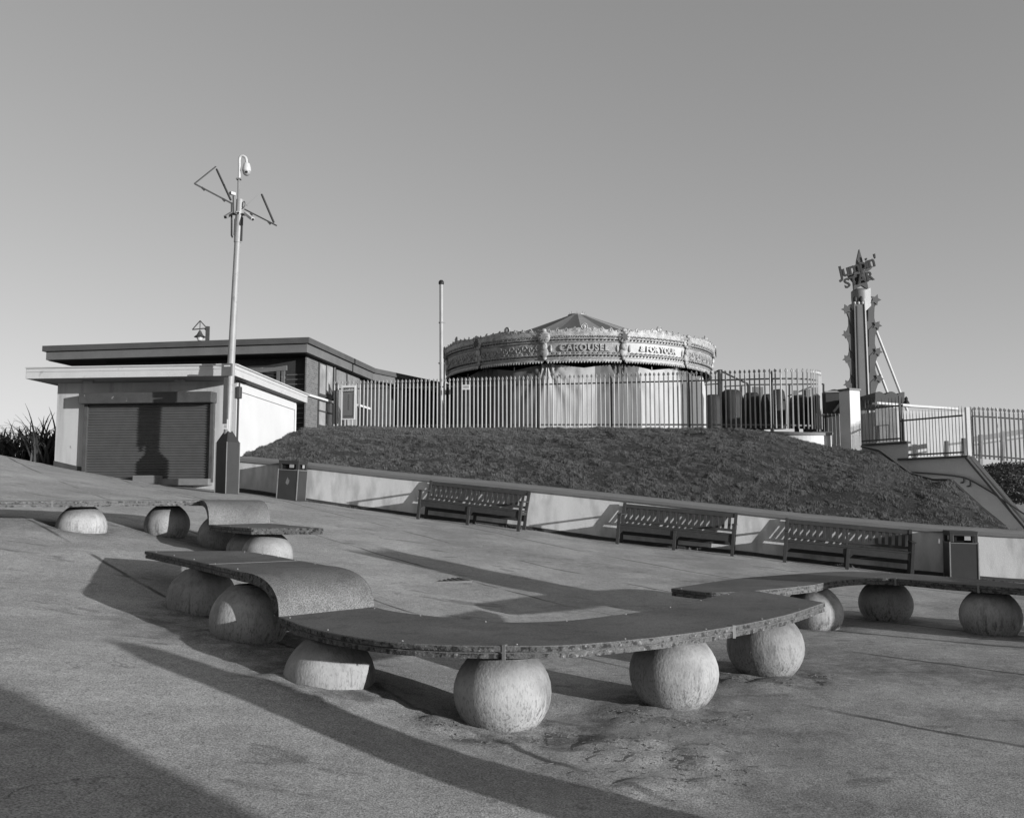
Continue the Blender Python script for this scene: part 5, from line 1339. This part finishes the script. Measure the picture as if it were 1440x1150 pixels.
# big star and tilted words
big = [(1208.5, 350.5), (1213, 366), (1214, 372), (1228, 374.5), (1225, 378.5), (1217.5, 384), (1227, 393), (1219, 394), (1221.5, 407.5), (1212, 401.5), (1201, 408), (1200, 396.5), (1192, 387), (1200, 384.5), (1204.5, 372), (1205, 366)]
plate(big, 'tower_dark', 'big_star', .25, .15)
def words_on(txt, cx, cy, size, ang, shear, mt_, d, ext, offs, nm, sp=1.0):
    V, Fc = text_geo(txt, size, ext, shear, sp, offs); c = T(cx, cy, d); ca, sa = math.cos(R(ang)), math.sin(R(ang)); mb = MB()
    mb.add([Vector((c.x+v.x*ca-v.y*sa, c.y-v.z, c.z+v.x*sa+v.y*ca)) for v in V], Fc); return mb.build(nm, mt_, tw_)
words_on("Jumpin'", 1205.5, 375.5, .80, 19, .15, 'galv', -.02, .02, .024, 'lettering_backing', .86)
words_on("Jumpin'", 1205.5, 375.5, .80, 19, .15, 'black', -.10, .03, .014, 'lettering', .86)
words_on("STAR", 1207, 394, .66, 17, .1, 'galv', -.02, .02, .024, 'lettering_backing', .98)
words_on("STAR", 1207, 394, .66, 17, .1, 'black', -.10, .03, .014, 'lettering', .98)
for x0, y0, x1, y1 in ((1232.5, 466, 1267, 555), (1231, 508, 1252.5, 564)):
    mb = MB(); a = T(x0, y0, .3); b = T(x1, y1, .3); b2 = a+(b-a)*1.35; mb.tube([a, b2], .065, 10); mb.build('stay', 'white_paint', tw_, smooth=True)

# ---------------------------------------------------------------- spiky plant left of the kiosk
def phormium(c, n, h, seed, label):
    rg = random.Random(seed); r = thing('flax_plant', c, label, 'plant', 'sword-leaved plants by the kiosk'); mb = MB()
    for i in range(n):
        a = rg.uniform(0, 6.283); bend = rg.uniform(.3, 1.7); L = h*rg.uniform(.6, 1.15); w0 = rg.uniform(.02, .034); p = Vector(c)+Vector((rg.gauss(0, .16), rg.gauss(0, .16), 0)); V = []
        el = R(88)-rg.uniform(0, .55); d = Vector((math.cos(a), math.sin(a), 0)); sdw = Vector((-d.y, d.x, 0)); n_s = 7
        for k in range(n_s+1):
            t = k/n_s; w_ = w0*(1-t**2.5)+.002
            V += [p-sdw*w_, p+Vector((0, 0, -.006))+d*0, p+sdw*w_]
            e2 = el-bend*t*t*1.6; p = p+(d*math.cos(e2)+Vector((0, 0, math.sin(e2))))*L/n_s
        mb.add(V, [(k*3+q, k*3+q+1, (k+1)*3+q+1, (k+1)*3+q) for k in range(n_s) for q in range(2)])
    mb.build('leaves', 'leaf', r)
    mb = MB()
    for k in range(3): 
        a = rg.uniform(0, 6.28); mb.tube([Vector(c), Vector(c)+Vector((math.cos(a)*.25, math.sin(a)*.25, h*1.0))], [.015, .006], 5)
    return r
for i, (px, py, Y, n, h) in enumerate(((64, 654, 24.3, 120, 1.55), (40, 646, 25.2, 110, 1.25), (8, 640, 25.6, 90, 1.0))):
    c = UD(px, py, Y); phormium((c.x, c.y, c.z-.1), n, h, 11+i, ['sword-leaved flax plant hard against the left wall of the kiosk', 'sword-leaved flax plant one away from the kiosk wall', 'sword-leaved flax plant farthest from the kiosk, at the left edge'][i])

# ---------------------------------------------------------------- weeds and litter strip at the foot of the wall
def foot_pt(rg):
    s = rg.uniform(s0, wall_s(1406)+2); p = wall_pt(s, abs(rg.gauss(0, .05))+.02); t = noise.noise(Vector((s*1.3, 0, 4)))
    if t < -.1 and rg.random() < .8: return None, 0
    return (p.x, p.y, gz(p.x, p.y)), .5+.6*max(t, 0)
grass('wall_foot_weeds', foot_pt, 5000, .06, 9, 'leaf', .006)
def bits_pt(rg):
    if rg.random() < .45: x, y = rg.gauss(.85, .28), rg.gauss(5.3, .3)
    else:
        b = BALLS[rg.randrange(3)]; a = rg.uniform(3.3, 6.2); r_ = rg.uniform(.3, .52); x, y = b[0]+r_*math.cos(a), b[1]+r_*math.sin(a)
    return (x, y, gz(x, y)+.01), 1
M['straw'] = mat('dry_litter', .14, .8, .4, 40)
def litter():
    rg = random.Random(4); mb = MB()
    for i in range(420):
        p, _ = bits_pt(rg); 
        h = hit_z(p[0], p[1]); a = rg.uniform(0, 6.28); L = rg.uniform(.004, .035); q = Vector((p[0], p[1], h+.004)); mb.tube([q, q+Vector((math.cos(a)*L, math.sin(a)*L, rg.uniform(0, .008)))], rg.uniform(.0012, .003), 4)
    o = mb.build('blown_litter', 'straw'); o['kind'] = 'stuff'
from mathutils.bvhtree import BVHTree
_vs = [tuple(v) for v in vs_paving]; 
_bv = BVHTree.FromPolygons(_vs, fs_paving)
def hit_z(x, y):
    h = _bv.ray_cast(Vector((x, y, 5)), Vector((0, 0, -1))); return h[0].z if h[0] else gz(x, y)
litter()

# ---------------------------------------------------------------- out of frame: casters added to throw the long shadows from the right
def sunline(px, py, L): p = GP(px, py); return Vector((p.x, p.y, 0))-TR*L
q = sunline(722, 1107, 3.6); g0 = gz(q.x, q.y)
bo_ = thing('shadow_post', (q.x, q.y, g0), 'added round-topped post, unseen right of the nearest seat, placed to cast a shadow', 'shadow_post')
MB().lathe((q.x, q.y, g0), [(.235, -.1), (.235, .85), (.215, 1.0), (.16, 1.25), (.09, 1.34), (.001, 1.38)], 28).build('shaft', 'box_post', bo_, smooth=True)  # added unseen; its taper shapes the tip of the shadow
pa_, pb_ = GP(712, 807), GP(643, 810); pe_ = GP(500, 776); nn_ = Vector((-TR.y, -TR.x, 0)); nn_ = Vector((TR.y, -TR.x, 0))
d0 = 12.2; o_ = Vector((pe_.x, pe_.y, 0))-TR*d0; wdt = abs((pa_-pb_).dot(nn_)); ctr_ = o_+nn_*(((pa_+pb_)/2-pe_).dot(nn_))
hh_ = gz(pe_.x, pe_.y)+d0*math.tan(EL)
ib = thing('shadow_board', (ctr_.x, ctr_.y, 0), 'added board on two legs, unseen at the right, placed to cast a shadow', 'notice board')
MB().box((ctr_.x, ctr_.y, hh_-.75), (.08, wdt, 1.5), math.atan2(-TR.y, -TR.x)).build('board', 'box_post', ib, bevel=.01)  # added unseen; width and height follow from the shadow it must cast
for s_ in (-1, 1): q = ctr_+nn_*(wdt/2-.05)*s_; MB().box((q.x, q.y, hh_/2-.1), (.09, .09, hh_+.3), math.atan2(-TR.y, -TR.x)).build('leg', 'box_post', ib)
q = GP(632, 815); hz_ = hit_z(q.x, q.y); dg_ = thing('drain_grate', (q.x, q.y, hz_), 'small slotted drain grate in the paving behind the nearest seat', 'drain')
MB().box((q.x, q.y, hz_-.01), (.50, .50, .03), .3).build('frame', 'galv_dark', dg_)
mb = MB()
for k in range(5): c_, s_ = math.cos(.3), math.sin(.3); u_ = -.16+.08*k; mb.box((q.x+c_*u_, q.y+s_*u_, hz_+.0065), (.03, .38, .006), .3)
mb.build('slots', 'black', dg_)
sh = thing('shadow_block', (9, -3, 0), 'added plain block, unseen behind the camera, placed to cast a shadow', 'shadow_caster')
cn = sunline(150, 1036, 11.5); wx = Vector((TR.y*-1, TR.x, 0)); wy = -TR  # added unseen block; its corner sets a straight shadow edge
mb = MB(); mb.prism([ln(p) for p in (cn, cn+wx*8, cn+wx*8+wy*3, cn+wy*3)], -.5, 3.1); mb.build('wall', 'render_white', sh)
mb = MB(); mb.prism([ln(p) for p in (cn-wx*.0, cn+wx*8.3, cn+wx*8.3+wy*3.3, cn+wy*3.3)], 3.1, 3.25); mb.build('roof', 'roofing', sh)
